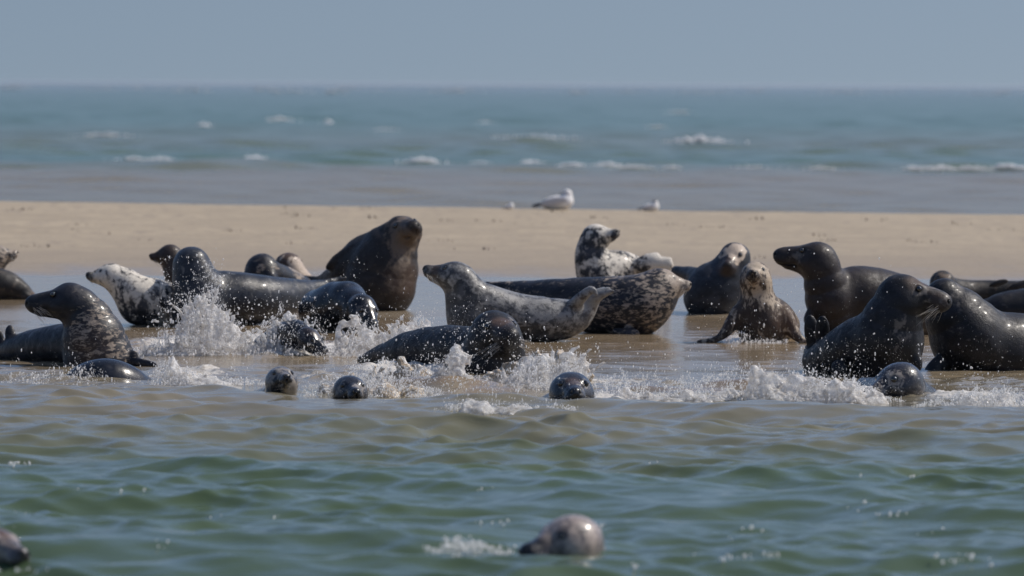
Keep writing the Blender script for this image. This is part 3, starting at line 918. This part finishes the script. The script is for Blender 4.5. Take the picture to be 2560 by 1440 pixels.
# swimmers
SW = 'grey seals swimming in the surf'
make_seal('glossy seal head with reddish dark eye at the right, snout low to the left', (2245, 990),
          [[(2252, 958, 48), (2275, 985, 50, .2), (2330, 1010, 36, .6), (2380, 1012, 24, .9)], [(2230, 985, 45, .1), (2160, 965, 22, .9)]],
          (2250, 956, 172, 217, -14, 0, 0), mat=WETHEAD, r0=.17, muzzle=.8, whisk=(12, .7, .0018), h=.008, group=SW, spots=[(2225, 945, -.15, 45, .35)], eye_scale=1.25)
make_seal('black glossy seal head swimming straight toward the camera, right of the middle', (1430, 1012),
          [[(1430, 986, 46), (1420, 1012, 50, .2), (1380, 1018, 36, .5), (1345, 1022, 20, .8)]],
          (1430, 978, 178, -86, 0, 0, 0), mat=WETHEAD, r0=.14, muzzle=.5, whisk=(8, .6, .0016), h=.008, group=SW, spots=[(1450, 1000, -.2, 30, .4), (1455, 965, -.2, 16, .5), (1402, 965, -.2, 14, .4)], brown=[(1432, 955, -.15, 24, .8)], eye_scale=1.15)
make_seal('small grey seal head with pale cheeks, left of the two little swimmers', (702, 992),
          [[(702, 955, 32), (704, 978, 37, .05), (690, 1000, 42, .2), (655, 1005, 32, .5)]],
          (702, 950, 122, -76, 8, 0, 0), mat=WETHEAD, r0=.5, muzzle=.5, h=.008, group=SW, spots=[(722, 975, -.05, 30, .3), (705, 930, -.1, 24, .2), (718, 938, -.15, 16, .5), (688, 940, -.15, 14, .3)], eye_scale=1.25)
make_seal('small dark seal head low in the water, right of the two little swimmers', (875, 998),
          [[(876, 986, 34), (870, 1005, 38, .15), (840, 1012, 24, .4)]],
          (875, 978, 138, -78, 0, 0, 0), mat=WETHEAD, r0=.2, muzzle=.5, h=.008, group=SW, spots=[(900, 985, -.15, 26, .4), (893, 965, -.15, 14, .5), (858, 966, -.15, 12, .4)], eye_scale=1.2)
make_seal('smooth dark dome of a diving seal back in front of the big left seal', (265, 955),
          [[(180, 972, 36, .1), (222, 964, 58, .04), (266, 966, 70), (310, 968, 58, .04), (352, 974, 38, .1)]], mat=SLEEK, r0=.0, lump=.001, group=SW)
make_seal('blurred pinkish grey seal head in the nearest water, black snout to the left', (1420, 1400),
          [[(1432, 1362, 62), (1445, 1395, 72, .15), (1490, 1430, 50, .4)]],
          (1428, 1356, 238, 217, -8, 0, 0), mat=PALEWET, r0=.62, muzzle=1.0, mzr=1.7, ring=.0, h=.008, group=SW, spots=[(1490, 1360, 0, 50, -.4)], eye_scale=.95)
make_seal('blurred seal head cut by the left edge in the nearest water, brown crown patch', (5, 1432),
          [[(-18, 1382, 52), (-25, 1420, 66, .1), (-80, 1450, 60, .3)]],
          (-14, 1376, 205, -50, -2, 0, 0), mat=PALEWET, r0=.35, muzzle=.6, h=.008, group=SW, brown=[(15, 1335, -.05, 34, 1.0)])

# ------------------------------------------------------------------ gulls
M_GULL = plain('white feathers', (.74, .72, .70), .7, .2)
M_GULLWING = plain('pale grey wing', (.48, .47, .48), .7, .2)
M_GULLDARK = plain('dark feathers', (.04, .04, .05), .6, .2)
M_BEAK = plain('dull beak', (.13, .11, .09), .4)
def make_gull(label, px, py, scale, face, tucked, dark_head):
    """sitting gull; scale: body half length in px; face +1 right, -1 left"""
    D = 86.4
    s = D / FPX * scale
    x0 = at(px, py, D)[0]
    org = np.array([x0, D, float(sand_z(np.array([x0]), np.array([D]))[0])])
    F = Field(.008)
    f = face
    F.ell((0, 0, .40 * s), (.92 * s, .42 * s, .40 * s), head_frame(0 if f > 0 else 180, 8), .03)
    F.ell((.45 * f * s, 0, .42 * s), (.42 * s, .36 * s, .40 * s), None, .03)
    F.chain([(.55 * f * s, 0, .55 * s), (.66 * f * s, 0, .80 * s), (.60 * f * s, 0, .94 * s)], [.26 * s, .19 * s, .16 * s], .04)
    F.ell((.56 * f * s, 0, .96 * s), (.24 * s, .19 * s, .19 * s), None, .03)
    V, Q = F.mesh()
    g = mesh_obj('gull', V, Q, M_GULL, loc=org)
    tag(g, label, 'gull', 'gulls resting on the crest of the sand bank')
    for sd_ in (-1, 1):
        W_ = Field(.008)
        W_.ell((-.18 * f * s, sd_ * .36 * s, .46 * s), (.78 * s, .10 * s, .26 * s), head_frame(0 if f > 0 else 180, 10), .02)
        V, Q = W_.mesh()
        w = mesh_obj('wing', V, Q, M_GULLWING, g)
        T_ = Field(.008)
        T_.ell((-1.12 * f * s, sd_ * .20 * s, .26 * s), (.36 * s, .06 * s, .10 * s), head_frame(0 if f > 0 else 180, 14), .02)
        V, Q = T_.mesh()
        mesh_obj('wing_tip', V, Q, M_GULLDARK, w)
    hf = -f if tucked else f
    B = Field(.005)
    hx = .56 * f * s
    B.chain([(hx + .18 * hf * s, 0, .93 * s), (hx + .46 * hf * s, 0, .88 * s)], [.055 * s, .025 * s], .01)
    V, Q = B.mesh()
    mesh_obj('beak', V, Q, M_BEAK, g)
    for sd_ in (-1, 1):
        v, fc = uv_ball((hx + .12 * hf * s, sd_ * .17 * s, 1.0 * s), .035 * s)
        mesh_obj('eye', v, fc, M_NOSTRIL, g)
    if dark_head:
        v, fc = uv_ball((hx - .04 * f * s, 0, 1.0 * s), np.array([.27, .22, .21]) * s, nu=16, nv=12)
        mesh_obj('hood', v, fc, M_GULLDARK, g)
    return g
make_gull('white gull resting on the crest, head turned back, biggest of the three birds', 1393, 524, 44, 1, True, False)
make_gull('gull with a dark hooded head facing right, low on the sand crest', 1625, 531, 23, 1, False, True)
make_gull('tiny white bird barely showing over the crest, left of the white gull', 1271, 524, 13, 1, True, False)

# ------------------------------------------------------------------ spray, foam and whitecaps
ICO_V = None
def ico():
    p = (1 + 5 ** .5) / 2
    v = np.array([(-1, p, 0), (1, p, 0), (-1, -p, 0), (1, -p, 0), (0, -1, p), (0, 1, p), (0, -1, -p), (0, 1, -p), (p, 0, -1), (p, 0, 1), (-p, 0, -1), (-p, 0, 1)], float)
    v /= np.linalg.norm(v[0])
    f = np.array([(0, 11, 5), (0, 5, 1), (0, 1, 7), (0, 7, 10), (0, 10, 11), (1, 5, 9), (5, 11, 4), (11, 10, 2), (10, 7, 6), (7, 1, 8), (3, 9, 4), (3, 4, 2), (3, 2, 6), (3, 6, 8), (3, 8, 9), (4, 9, 5), (2, 4, 11), (6, 2, 10), (8, 6, 7), (9, 8, 1)])
    return v, f
def balls(C, R, rng, squash=.35):
    """many small drops as one mesh"""
    v, f = ico()
    n = len(C)
    A = rng.normal(size=(n, 3, 3)); A, _ = np.linalg.qr(A)
    S = 1 + squash * rng.uniform(-1, .6, (n, 1, 3))
    S[:, 0, 2] *= rng.uniform(1.0, 1 + 2.2 * min(1, squash * 1.4), n)
    V = (v[None] @ A) * R[:, None, None] * S + C[:, None]
    Fc = f[None] + (np.arange(n) * len(v))[:, None, None]
    return V.reshape(-1, 3), Fc.reshape(-1, 3)

m, nt, N, P = new_mat('white water spray')
P.inputs['Base Color'].default_value = (.88, .87, .86, 1)
P.inputs['Roughness'].default_value = .12
P.inputs['IOR'].default_value = 1.333
tr = nt.nodes.new('ShaderNodeBsdfTranslucent')
tr.inputs[0].default_value = (.88, .88, .88, 1)
gl = nt.nodes.new('ShaderNodeBsdfTransparent')
mx = nt.nodes.new('ShaderNodeMixShader'); mx.inputs[0].default_value = .35
mx2 = nt.nodes.new('ShaderNodeMixShader'); mx2.inputs[0].default_value = .34
nt.links.new(P.outputs[0], mx.inputs[1]); nt.links.new(tr.outputs[0], mx.inputs[2])
nt.links.new(mx.outputs[0], mx2.inputs[1]); nt.links.new(gl.outputs[0], mx2.inputs[2])
nt.links.new(mx2.outputs[0], nt.nodes['Material Output'].inputs[0])
M_SPRAY = m

m, nt, N, P = new_mat('churned sandy foam')
oc = nt.nodes.new('ShaderNodeNewGeometry').outputs['Position']
n1 = noise(nt, oc, 16, 5, .7, .5)
n2 = noise(nt, oc, 70, 2, .6)
c = mixc(nt, maprange(nt, n1, .46, .66, 0, 1), (.36, .285, .20), (.78, .75, .70))
nt.links.new(c, P.inputs['Base Color'])
P.inputs['Roughness'].default_value = .16
P.inputs['IOR'].default_value = 1.333
nt.links.new(bump(nt, n2, .8, .012, bump(nt, n1, .6, .03)), P.inputs['Normal'])
M_CHURN = m

def interp_profile(prof, x):
    return np.interp(x, [p[0] for p in prof], [p[1] for p in prof])

def splash(label, prof, basey, dep, n, seed, rmin=.0011, rmax=.0060, power=1.8, jets=0, name='splash', stray=.10, group='splashes thrown up by the seals'):
    """prof: photo outline (x, top y) of the white water above its water line basey; built as drops thrown up over a strip of water dep metres deep"""
    n = int(n * 1.9)
    rng = np.random.default_rng(seed)
    D0 = ground((prof[0][0] + prof[-1][0]) / 2, basey)[1]
    org = ground((prof[0][0] + prof[-1][0]) / 2, basey)
    xs = np.linspace(prof[0][0], prof[-1][0], 400)
    hs = np.maximum(basey - interp_profile(prof, xs), 4) 
    pdf = hs ** .9; pdf /= pdf.sum()
    x = rng.choice(xs, n, p=pdf) + rng.uniform(-2, 2, n)
    # ragged: modulate the reachable height by noise along x, and lump the drops together
    hh = np.interp(x, xs, hs)
    rag = .45 + .95 * fbm2(x / 26.0, x * 0 + seed, seed, 3)
    u = rng.random(n) ** power
    y = basey - hh * u * np.minimum(rag, 1.12)
    lump = fbm2(x / 16.0, y / 13.0, seed + 5, 3)
    keep = rng.random(n) < sstep(.30, .62, lump) * (1 - .25 * u) + .14
    x, y, u = x[keep], y[keep], u[keep]
    k = int(len(x) * stray)
    y[:k] -= rng.exponential(28, k); x[:k] += rng.normal(0, 22, k)
    dy = rng.normal(0, dep * .4, len(x)) * (1 - .5 * u)
    C = np.array([at(a, b, D0 + c) for a, b, c in zip(x, y, dy)]) if len(x) < 1 else None
    d = CF[None] + ((x - 1280) / FPX)[:, None] * CR[None] - ((y - 720) / FPX)[:, None] * CU[None]
    C = CP + d * ((D0 + dy) / d[:, 1])[:, None]
    R = rmin + (rmax - rmin) * rng.random(len(x)) ** 6
    Cs, Rs = [C], [R]
    # jets: curved strings of drops flung out of the splash
    for j in range(jets):
        jx = rng.choice(xs, p=pdf); jh = np.interp(jx, xs, hs) * rng.uniform(.55, 1.1)
        lean = rng.normal(0, .35) * jh
        m_ = rng.integers(16, 34)
        t = np.sort(rng.random(m_))
        X_ = jx + lean * t + rng.normal(0, .8, m_); Y_ = basey - jh * (1.9 * t - .9 * t * t) + rng.normal(0, .8, m_)
        dd = CF[None] + ((X_ - 1280) / FPX)[:, None] * CR[None] - ((Y_ - 720) / FPX)[:, None] * CU[None]
        Cs.append(CP + dd * ((D0 + rng.normal(0, dep * .3)) / dd[:, 1])[:, None])
        Rs.append((.0042 - .0026 * t) * rng.uniform(.7, 1.2, m_))
    C = np.concatenate(Cs); R = np.concatenate(Rs)
    V, Fc = balls(C - org, R, rng, .6)
    o = mesh_obj(name, V, Fc, M_SPRAY, loc=org)
    tag(o, label, 'splash', group, 'stuff')
    return o

def churn(label, specs, seed, h=.012, name='foam_crest', mat=None, rough=.02):
    """lumps of churned water: specs = chains of (px, py, r px, depth) around a water line"""
    px0, py0 = specs[0]
    D0 = ground(px0, py0)[1]; org = ground(px0, py0); s = D0 / FPX
    F = Field(h)
    for ch in specs[1]:
        F.chain([at(p[0], p[1], D0 + p[3]) - org for p in ch], [p[2] * s for p in ch], .04)
    V, Q = F.mesh(zmin=-.08, rough=(rough, [(14, 1.0, seed), (30, .7, seed + 1), (66, .45, seed + 2)]))
    o = mesh_obj(name, V, Q, mat or M_CHURN, loc=org)
    tag(o, label, 'foam', 'splashes thrown up by the seals', 'stuff')
    return o

def sheet(label, prof, basey, dep, seed, h=.011, amp=.070, name='foam_sheet', dy0=0.0, mat=None, strands=0):
    """ragged body of white water: a ridge under the outline prof, torn by noise into lumps and holes"""
    rng = np.random.default_rng(seed)
    px0 = (prof[0][0] + prof[-1][0]) / 2
    org = ground(px0, basey); D0 = org[1] + dy0; s = D0 / FPX
    pxs = np.array([p[0] for p in prof], float)
    wx = (pxs - px0) * s
    hz = np.maximum((basey - np.array([p[1] for p in prof], float)) * s, .01)
    lo = np.array([wx[0] - .06, dy0 - dep - .08, -.06]); hi = np.array([wx[-1] + .06, dy0 + dep + .08, hz.max() + .12])
    def fn(X):
        x, y, z = X[..., 0].astype(float), X[..., 1].astype(float), X[..., 2].astype(float)
        H = np.interp(x, wx, hz) * (.62 + .6 * fbm2(x * 13, x * 0 + seed, seed, 2))
        u = np.clip(z / np.maximum(H, .02), 0, 1.5)
        w = dep * (1 - .8 * np.clip(u, 0, 1)) * (.5 + 1.0 * fbm2(x * 6, z * 6, seed + 9, 2))
        yy = y - dy0 - .10 * (fbm2(x * 5, z * 8, seed + 4, 2) - .5)
        d = np.maximum((z - H) * .55, np.abs(yy) - w)
        n = 0
        for q, (sc, a) in enumerate(((9, 1.0), (21, .65), (46, .38))):
            n = n + a * (vnoise3(x * sc, y * sc, z * sc * .8, seed + q) * 2 - 1)
        e = np.minimum(x - wx[0], wx[-1] - x)
        return (d + amp * n + .018 * u + .16 * (1 - np.clip(e / .14, 0, 1))).astype(np.float32)
    F = Field(h)
    F.add(fn, lo, hi, .001)
    for j in range(strands):
        x0 = rng.uniform(wx[0] + .1, wx[-1] - .1); H0 = np.interp(x0, wx, hz) * rng.uniform(.8, 1.35)
        ln = rng.normal(0, .30) * H0; yy = dy0 + rng.normal(0, dep * .4)
        p = [(x0, yy, H0 * .15), (x0 + ln * .25, yy, H0 * .5), (x0 + ln * .6, yy, H0 * .82), (x0 + ln, yy, H0 * rng.uniform(.9, 1.05))]
        r = rng.uniform(.011, .022)
        F.chain(p, [r * 1.5, r, r * .6, r * rng.uniform(.3, .75)], .03)
    V, Q = F.mesh(rough=(.009, [(26, 1.0, seed), (60, .5, seed + 1)]))
    o = mesh_obj(name, V, Q, mat or M_FOAMY, loc=org)
    tag(o, label, 'foam', 'splashes thrown up by the seals', 'stuff')
    return o
m, nt, N, P = new_mat('white foamy water')
oc = nt.nodes.new('ShaderNodeNewGeometry').outputs['Position']
n1 = noise(nt, oc, 20, 4, .7, .5)
n2 = noise(nt, oc, 90, 2, .6)
c = mixc(nt, maprange(nt, n1, .3, .6, 0, 1), (.52, .47, .41), (.86, .855, .85))
nt.links.new(c, P.inputs['Base Color'])
P.inputs['Roughness'].default_value = .14
P.inputs['IOR'].default_value = 1.333
nt.links.new(bump(nt, n2, .45, .012, bump(nt, n1, .5, .03)), P.inputs['Normal'])
tr = nt.nodes.new('ShaderNodeBsdfTranslucent')
nt.links.new(c, tr.inputs[0])
mx = nt.nodes.new('ShaderNodeMixShader'); mx.inputs[0].default_value = .45
nt.links.new(P.outputs[0], mx.inputs[1]); nt.links.new(tr.outputs[0], mx.inputs[2])
tp = nt.nodes.new('ShaderNodeBsdfTransparent')
mx3 = nt.nodes.new('ShaderNodeMixShader')
nt.links.new(maprange(nt, noise(nt, oc, 34, 3, .6), .3, .62, .62, .16), mx3.inputs[0])
nt.links.new(mx.outputs[0], mx3.inputs[1]); nt.links.new(tp.outputs[0], mx3.inputs[2])
nt.links.new(mx3.outputs[0], nt.nodes['Material Output'].inputs[0])
M_FOAMY = m

sheet('torn sheet of white water in the tall splash', [(330, 878), (400, 842), (440, 812), (480, 785), (505, 755), (530, 740), (552, 765), (575, 805), (600, 832), (650, 842), (690, 825), (720, 812), (770, 822), (815, 858)], 888, .11, 101, amp=.098, strands=40)
sheet('white water heaped before the seal dipping its face', [(795, 880), (840, 865), (870, 835), (895, 810), (930, 838), (960, 845), (1000, 818), (1060, 820), (1120, 862)], 892, .11, 102, amp=.095, strands=26)
sheet('broken sandy crest along the flank of the black bull', [(880, 935), (950, 918), (1060, 922), (1130, 940)], 962, .14, 103, mat=M_CHURN, strands=8)
sheet('broken foam between the facing swimmer and the right group', [(1490, 985), (1545, 968), (1600, 992), (1700, 985), (1760, 990), (1850, 975), (1900, 925), (1930, 945), (1960, 962), (2030, 955), (2120, 960), (2200, 985)], 1002, .11, 104, amp=.066, strands=22)
sheet('white foam piled before the reddish eyed swimmer', [(1990, 985), (2050, 962), (2110, 958), (2170, 978), (2265, 1004)], 1008, .12, 105, amp=.058)
sheet('white fan of spray behind the facing swimmer', [(1210, 960), (1270, 930), (1330, 900), (1380, 888), (1425, 885), (1460, 915), (1500, 965)], 975, .14, 110, amp=.07, strands=26)
sheet('foam heap left of the small grey swimmer', [(375, 950), (405, 922), (425, 908), (465, 930), (560, 948), (660, 958)], 964, .14, 106, amp=.058)
sheet('foam ridge at the right edge', [(2340, 1000), (2430, 988), (2500, 990), (2580, 990)], 1016, .12, 107, amp=.058)
sheet('foam lip below the bull', [(1095, 1022), (1140, 1010), (1210, 1004), (1290, 1008), (1380, 1010)], 1030, .10, 108, amp=.04)
sheet('foam around the two little swimmers', [(750, 975), (860, 955), (940, 950), (1040, 965), (1100, 985)], 990, .12, 109, amp=.058, mat=M_CHURN)
splash('tall ragged white splash in front of the pale spotted seal and the shiny back', [(330, 862), (370, 845), (400, 800), (430, 772), (465, 730), (490, 705), (520, 690), (545, 715), (560, 760), (590, 805), (640, 815), (670, 795), (700, 768), (745, 772), (790, 790), (815, 830)], 888, .9, 15000, 1, jets=46)
splash('white water around the seal dipping its face', [(790, 865), (830, 845), (865, 815), (890, 788), (925, 805), (950, 822), (1000, 790), (1060, 788), (1100, 812), (1120, 850)], 892, .9, 11000, 2, jets=26)
splash('sandy spray thrown up along the flank and chest of the black bull', [(860, 925), (900, 895), (960, 900), (1050, 900), (1100, 905), (1125, 872), (1160, 872), (1185, 935), (1240, 945), (1300, 895), (1350, 878), (1420, 868), (1465, 890), (1490, 950)], 978, .7, 13500, 3, jets=30)
splash('low spray over the surf between the facing swimmer and the right group', [(1480, 945), (1540, 925), (1620, 938), (1700, 930), (1790, 925), (1870, 905), (1900, 900), (1940, 935), (2010, 920), (2060, 935), (2120, 935), (2170, 970), (2230, 994)], 998, .7, 7500, 4, jets=44)
splash('bright broken foam in front of the snout of the reddish eyed swimmer', [(1990, 965), (2040, 945), (2090, 940), (2140, 945), (2180, 970), (2215, 988), (2262, 1003)], 1004, .35, 6500, 14, jets=10)
splash('small splash left of the two little swimmers', [(370, 940), (400, 905), (425, 892), (470, 915), (540, 938), (620, 945), (680, 955)], 962, .5, 4200, 5, jets=8)
splash('foam line at the right edge below the largest seal', [(2290, 1012), (2350, 988), (2400, 975), (2440, 962), (2520, 970), (2580, 975)], 1016, .5, 4200, 6, jets=6)
splash('white foam lip below the bull, left of the facing swimmer', [(1085, 1022), (1130, 1010), (1180, 1000), (1240, 1012), (1300, 1006), (1350, 1016), (1400, 1008), (1440, 1015)], 1026, .3, 3400, 7, jets=2)
splash('foam among the two little swimmers and the bull', [(740, 960), (800, 935), (900, 930), (980, 925), (1060, 955), (1110, 975)], 992, .6, 4200, 8, jets=6)
splash('thin foam on the low wave at the far left', [(0, 935), (60, 925), (150, 905), (200, 900), (300, 950), (400, 950)], 962, .4, 1600, 9, jets=2)
splash('splash at the fore flippers of the small streaky seal', [(1815, 845), (1845, 830), (1880, 842), (1920, 845), (1970, 850)], 858, .25, 1100, 10, jets=2)

churn('white crown torn off the brown roll before the bull', ((1140, 978), [
    [(1085, 945, 8, -.02), (1105, 925, 13, -.02), (1122, 898, 15, 0), (1138, 882, 13, 0), (1160, 886, 11, 0), (1168, 905, 9, 0)], [(1135, 930, 20, -.05), (1146, 900, 18, -.02)], [(1150, 928, 16, -.08), (1165, 955, 15, -.12), (1188, 985, 16, -.16), (1240, 1000, 12, -.16)], [(1120, 905, 9, 0), (1108, 886, 6, .02), (1102, 878, 3, .03)]]), 33, rough=.028, h=.009, mat=M_FOAMY)
churn('foam heap behind the facing swimmer', ((1370, 965), [
    [(1230, 958, 20, .1), (1290, 935, 28, .1), (1350, 920, 34, .1), (1420, 915, 28, .1), (1460, 945, 20, .1)]]), 9, rough=.035)

# drops hanging in the air in front of the seals
def airborne(label, boxes, n, D, seed, rmin=.0010, rmax=.0060):
    rng = np.random.default_rng(seed)
    org = np.array([0, D, 0.0])
    Cs = []
    for (x0, y0, x1, y1, w) in boxes:
        k = int(n * w)
        x = rng.uniform(x0, x1, k); y = y1 - (y1 - y0) * rng.random(k) ** 1.5
        lump = fbm2(x / 40, y / 40, seed, 2)
        kp = rng.random(k) < sstep(.3, .6, lump) + .15
        x, y = x[kp], y[kp]
        d = CF[None] + ((x - 1280) / FPX)[:, None] * CR[None] - ((y - 720) / FPX)[:, None] * CU[None]
        dd = D + rng.normal(0, .35, len(x))
        Cs.append(CP + d * (dd / d[:, 1])[:, None])
    C = np.concatenate(Cs)
    R = rmin + (rmax - rmin) * rng.random(len(C)) ** 6
    V, Fc = balls(C - org, R, rng, .25)
    o = mesh_obj('spray', V, Fc, M_SPRAY, loc=org)
    tag(o, label, 'spray', 'spray in the air', 'stuff')
airborne('fine drops in the air before the bull and the silver cow', [(1000, 800, 1330, 935, 1.0), (1330, 840, 1500, 900, .2), (1120, 740, 1220, 830, .25)], 900, 40.8, 41)
airborne('fine drops in the air before the black seals at the right', [(2030, 850, 2320, 945, 1.0), (2300, 780, 2560, 940, .30), (1950, 620, 2300, 850, .30), (1700, 700, 2010, 850, .35), (1480, 860, 2010, 930, .5)], 620, 40.3, 42)
airborne('drops in the air before the pale spotted seal and the round dark head', [(400, 640, 560, 780, 1.0), (540, 740, 800, 830, .9), (780, 640, 960, 800, .3), (330, 780, 560, 860, .3)], 600, 44.6, 43, .0016, .008)

# whitecaps far out, and bubbles and bead sun glints on the near water
def lumps(name, label, cat, items, seed, mat, per=26):
    rng = np.random.default_rng(seed)
    Cs, Rs = [], []
    for (px, py, wpx, hm) in items:
        g = ground(px, py)
        w = wpx / FPX * g[1] * .5
        k = per
        x = g[0] + rng.normal(0, .55, k) * w
        z = .06 + 1.4 * hm * rng.random(k) * np.exp(-((x - g[0]) / w) ** 2)
        y = g[1] + rng.normal(0, .3 * hm + .1, k)
        Cs.append(np.stack([x, y, z], 1)); Rs.append(hm * rng.uniform(.2, .55, k))
    C = np.concatenate(Cs); R = np.concatenate(Rs)
    org = np.array([0, C[:, 1].mean(), 0])
    V, Fc = balls(C - org, R, rng, .5)
    o = mesh_obj(name, V, Fc, mat, loc=org)
    tag(o, label, cat, None, 'stuff')
M_CAP = plain('whitecap foam', (.66, .66, .66), .6)
M_FARCAP = plain('far surf', (.50, .51, .52), .6)
caps = [(262, 345, 105, .09), (508, 323, 40, .14), (700, 306, 55, .15), (820, 318, 26, .18), (965, 330, 60, .06), (1210, 313, 50, .09), (1330, 352, 160, .11), (1695, 284, 50, .10), (1640, 322, 45, .07),
        (1745, 363, 125, .17), (330, 407, 60, .07), (400, 408, 50, .07), (635, 407, 50, .09), (775, 410, 70, .05), (885, 411, 55, .06), (1055, 414, 70, .10), (1120, 419, 90, .04), (1330, 420, 70, .09),
        (1515, 424, 70, .08), (1590, 428, 80, .06), (1680, 428, 40, .05), (1880, 426, 80, .04), (120, 403, 60, .04), (1200, 418, 60, .06), (1430, 423, 60, .07), (2050, 430, 60, .05), (2290, 432, 60, .07), (2350, 432, 90, .08), (2430, 433, 70, .08), (2520, 431, 80, .11)]
lumps('whitecap', 'white breaking crests scattered over the sea beyond the sand bank', 'whitecaps', [(a, b, c_ * 1.1, d_ * .7) for a, b, c_, d_ in caps], 50, M_CAP, 150)
rng = np.random.default_rng(8)
far = [(rng.uniform(0, 2560), rng.uniform(222, 236) + 0, rng.uniform(30, 110), rng.uniform(.2, .5)) for _ in range(40)]
far = [(a, b + (a - 1280) * .0047, c_, d_) for a, b, c_, d_ in far]
lumps('surf_line', 'faint line of surf just under the horizon', 'surf', far, 51, M_FARCAP, 40)
def water_point(px, py):
    """photo pixel -> point on the modelled water surface"""
    g = ground(px, py, 0.0)
    for _ in range(3):
        a = min(int(np.searchsorted(W_YS, g[1])), len(W_YS) - 1); b = min(int(np.searchsorted(W_US, g[0] / half(g[1]))), len(W_US) - 1)
        g = ground(px, py, float(W_Z[a, b]))
    return g
def bubbles(label, items, seed, n, rr=(.0025, .0085), spread=7):
    rng = np.random.default_rng(seed)
    C = []
    for (px, py, w, hgt, k) in items:
        k = max(3, int(k * n * .55)); nc = max(2, int(k // spread))
        cx = px + rng.normal(0, .5, nc) * w; cy = py + rng.normal(0, .45, nc) * hgt
        for q in range(k):
            t = rng.integers(nc)
            C.append(water_point(cx[t] + rng.normal(0, 11), cy[t] + rng.normal(0, 2.2)) + np.array([0, 0, rng.uniform(-.002, .005)]))
    C = np.array(C); R = rr[0] + (rr[1] - rr[0]) * rng.random(len(C)) ** 2
    org = np.array([C[:, 0].mean(), C[:, 1].mean(), 0])
    V, Fc = balls(C - org, R, rng, .2)
    o = mesh_obj('foam_and_glint_beads', V, Fc, M_SPRAY, loc=org)
    tag(o, label, 'bubbles', 'bubbles on the near water', 'stuff')
bubbles('foam bubbles beside the nearest seal head', [(1110, 1372, 60, 22, 1.0), (1190, 1372, 60, 24, 1.0), (1260, 1380, 40, 16, .5), (1150, 1365, 90, 26, .8), (1495, 1318, 20, 8, .15)], 60, 220)
bubbles('foam clots under the seal head at the left edge', [(30, 1420, 60, 16, .8), (110, 1425, 50, 12, .5), (55, 1305, 14, 16, .08)], 61, 160)
bubbles('white beads standing in for sun glints on the near water', [(75, 1160, 50, 10, .3), (425, 1152, 22, 6, .15), (1240, 1305, 60, 8, .15), (1225, 1220, 30, 6, .06), (1460, 1232, 30, 8, .06), (1640, 1158, 30, 6, .06), (2140, 1268, 30, 12, .12), (2240, 1285, 50, 14, .15),  # sun glints imitated by small white balls set on the waves
         (1890, 1330, 60, 8, .12), (1860, 1395, 80, 20, .35), (1590, 1415, 20, 8, .05), (2330, 1330, 60, 14, .12), (2400, 1400, 90, 18, .40), (320, 1348, 60, 8, .08), (420, 1368, 20, 5, .03), (1900, 1340, 160, 40, .12), (700, 1300, 240, 30, .1), (2200, 1190, 260, 20, .1), (1500, 1180, 260, 16, .1), (300, 1230, 200, 20, .08)], 62, 120, (.003, .010), 1.6)

# dark scraps of weed on the dry sand
rng = np.random.default_rng(3)
C, R = [], []
spots = [(40, 525), (75, 524), (362, 600), (575, 578), (730, 535), (740, 540), (920, 521), (700, 520), (845, 522), (180, 575), (1395, 530), (1480, 545), (1130, 552), (1310, 560), (2170, 548), (2190, 552), (2050, 590), (2400, 560), (1690, 562), (2330, 605), (2480, 575)] + [(rng.uniform(0, 2560), rng.uniform(535, 650)) for _ in range(16)]
for px, py in spots:
    lo_, hi_ = 60.0, 87.0
    for _ in range(30):                       # where the line of sight meets the sand
        mid = (lo_ + hi_) / 2; p = at(px, py, mid)
        if p[2] > float(sand_z(np.array([p[0]]), np.array([mid]))[0]): lo_ = mid
        else: hi_ = mid
    for _ in range(int(rng.integers(3, 12))):
        q = p + np.array([rng.normal(0, .11), rng.normal(0, .10), 0])
        q[2] = float(sand_z(q[:1], q[1:2])[0]) + .002
        C.append(q); R.append(.004 + .014 * rng.random() ** 2)
C = np.array(C); R = np.array(R)
org = np.array([0, 75.0, 0])
V, Fc = balls(C - org, R, rng, .6)
o = mesh_obj('seaweed', V, Fc, plain('dark weed scraps', (.10, .075, .05), .7), loc=org)
tag(o, 'dark scraps of weed and shell scattered over the dry sand', 'seaweed', None, 'stuff')

# ------------------------------------------------------------------ sea haze
m = bpy.data.materials.new('thin sea haze'); m.use_nodes = True
nt = m.node_tree; nt.nodes.remove(nt.nodes['Principled BSDF'])
pv = nt.nodes.new('ShaderNodeVolumePrincipled')
pv.inputs['Color'].default_value = (.66, .73, .82, 1)
pv.inputs['Density'].default_value = .00006
pv.inputs['Anisotropy'].default_value = .2
nt.links.new(pv.outputs[0], nt.nodes['Material Output'].inputs['Volume'])
bx = np.array([(x, y, z) for x in (-14000, 14000) for y in (-20, 31000) for z in (-2.2, 3.0)], float)
o = mesh_obj('haze', bx, np.array([(0, 1, 3, 2), (4, 6, 7, 5), (0, 4, 5, 1), (2, 3, 7, 6), (0, 2, 6, 4), (1, 5, 7, 3)]), m, smooth=False)
tag(o, 'thin bluish sea haze', 'haze', None, 'stuff')
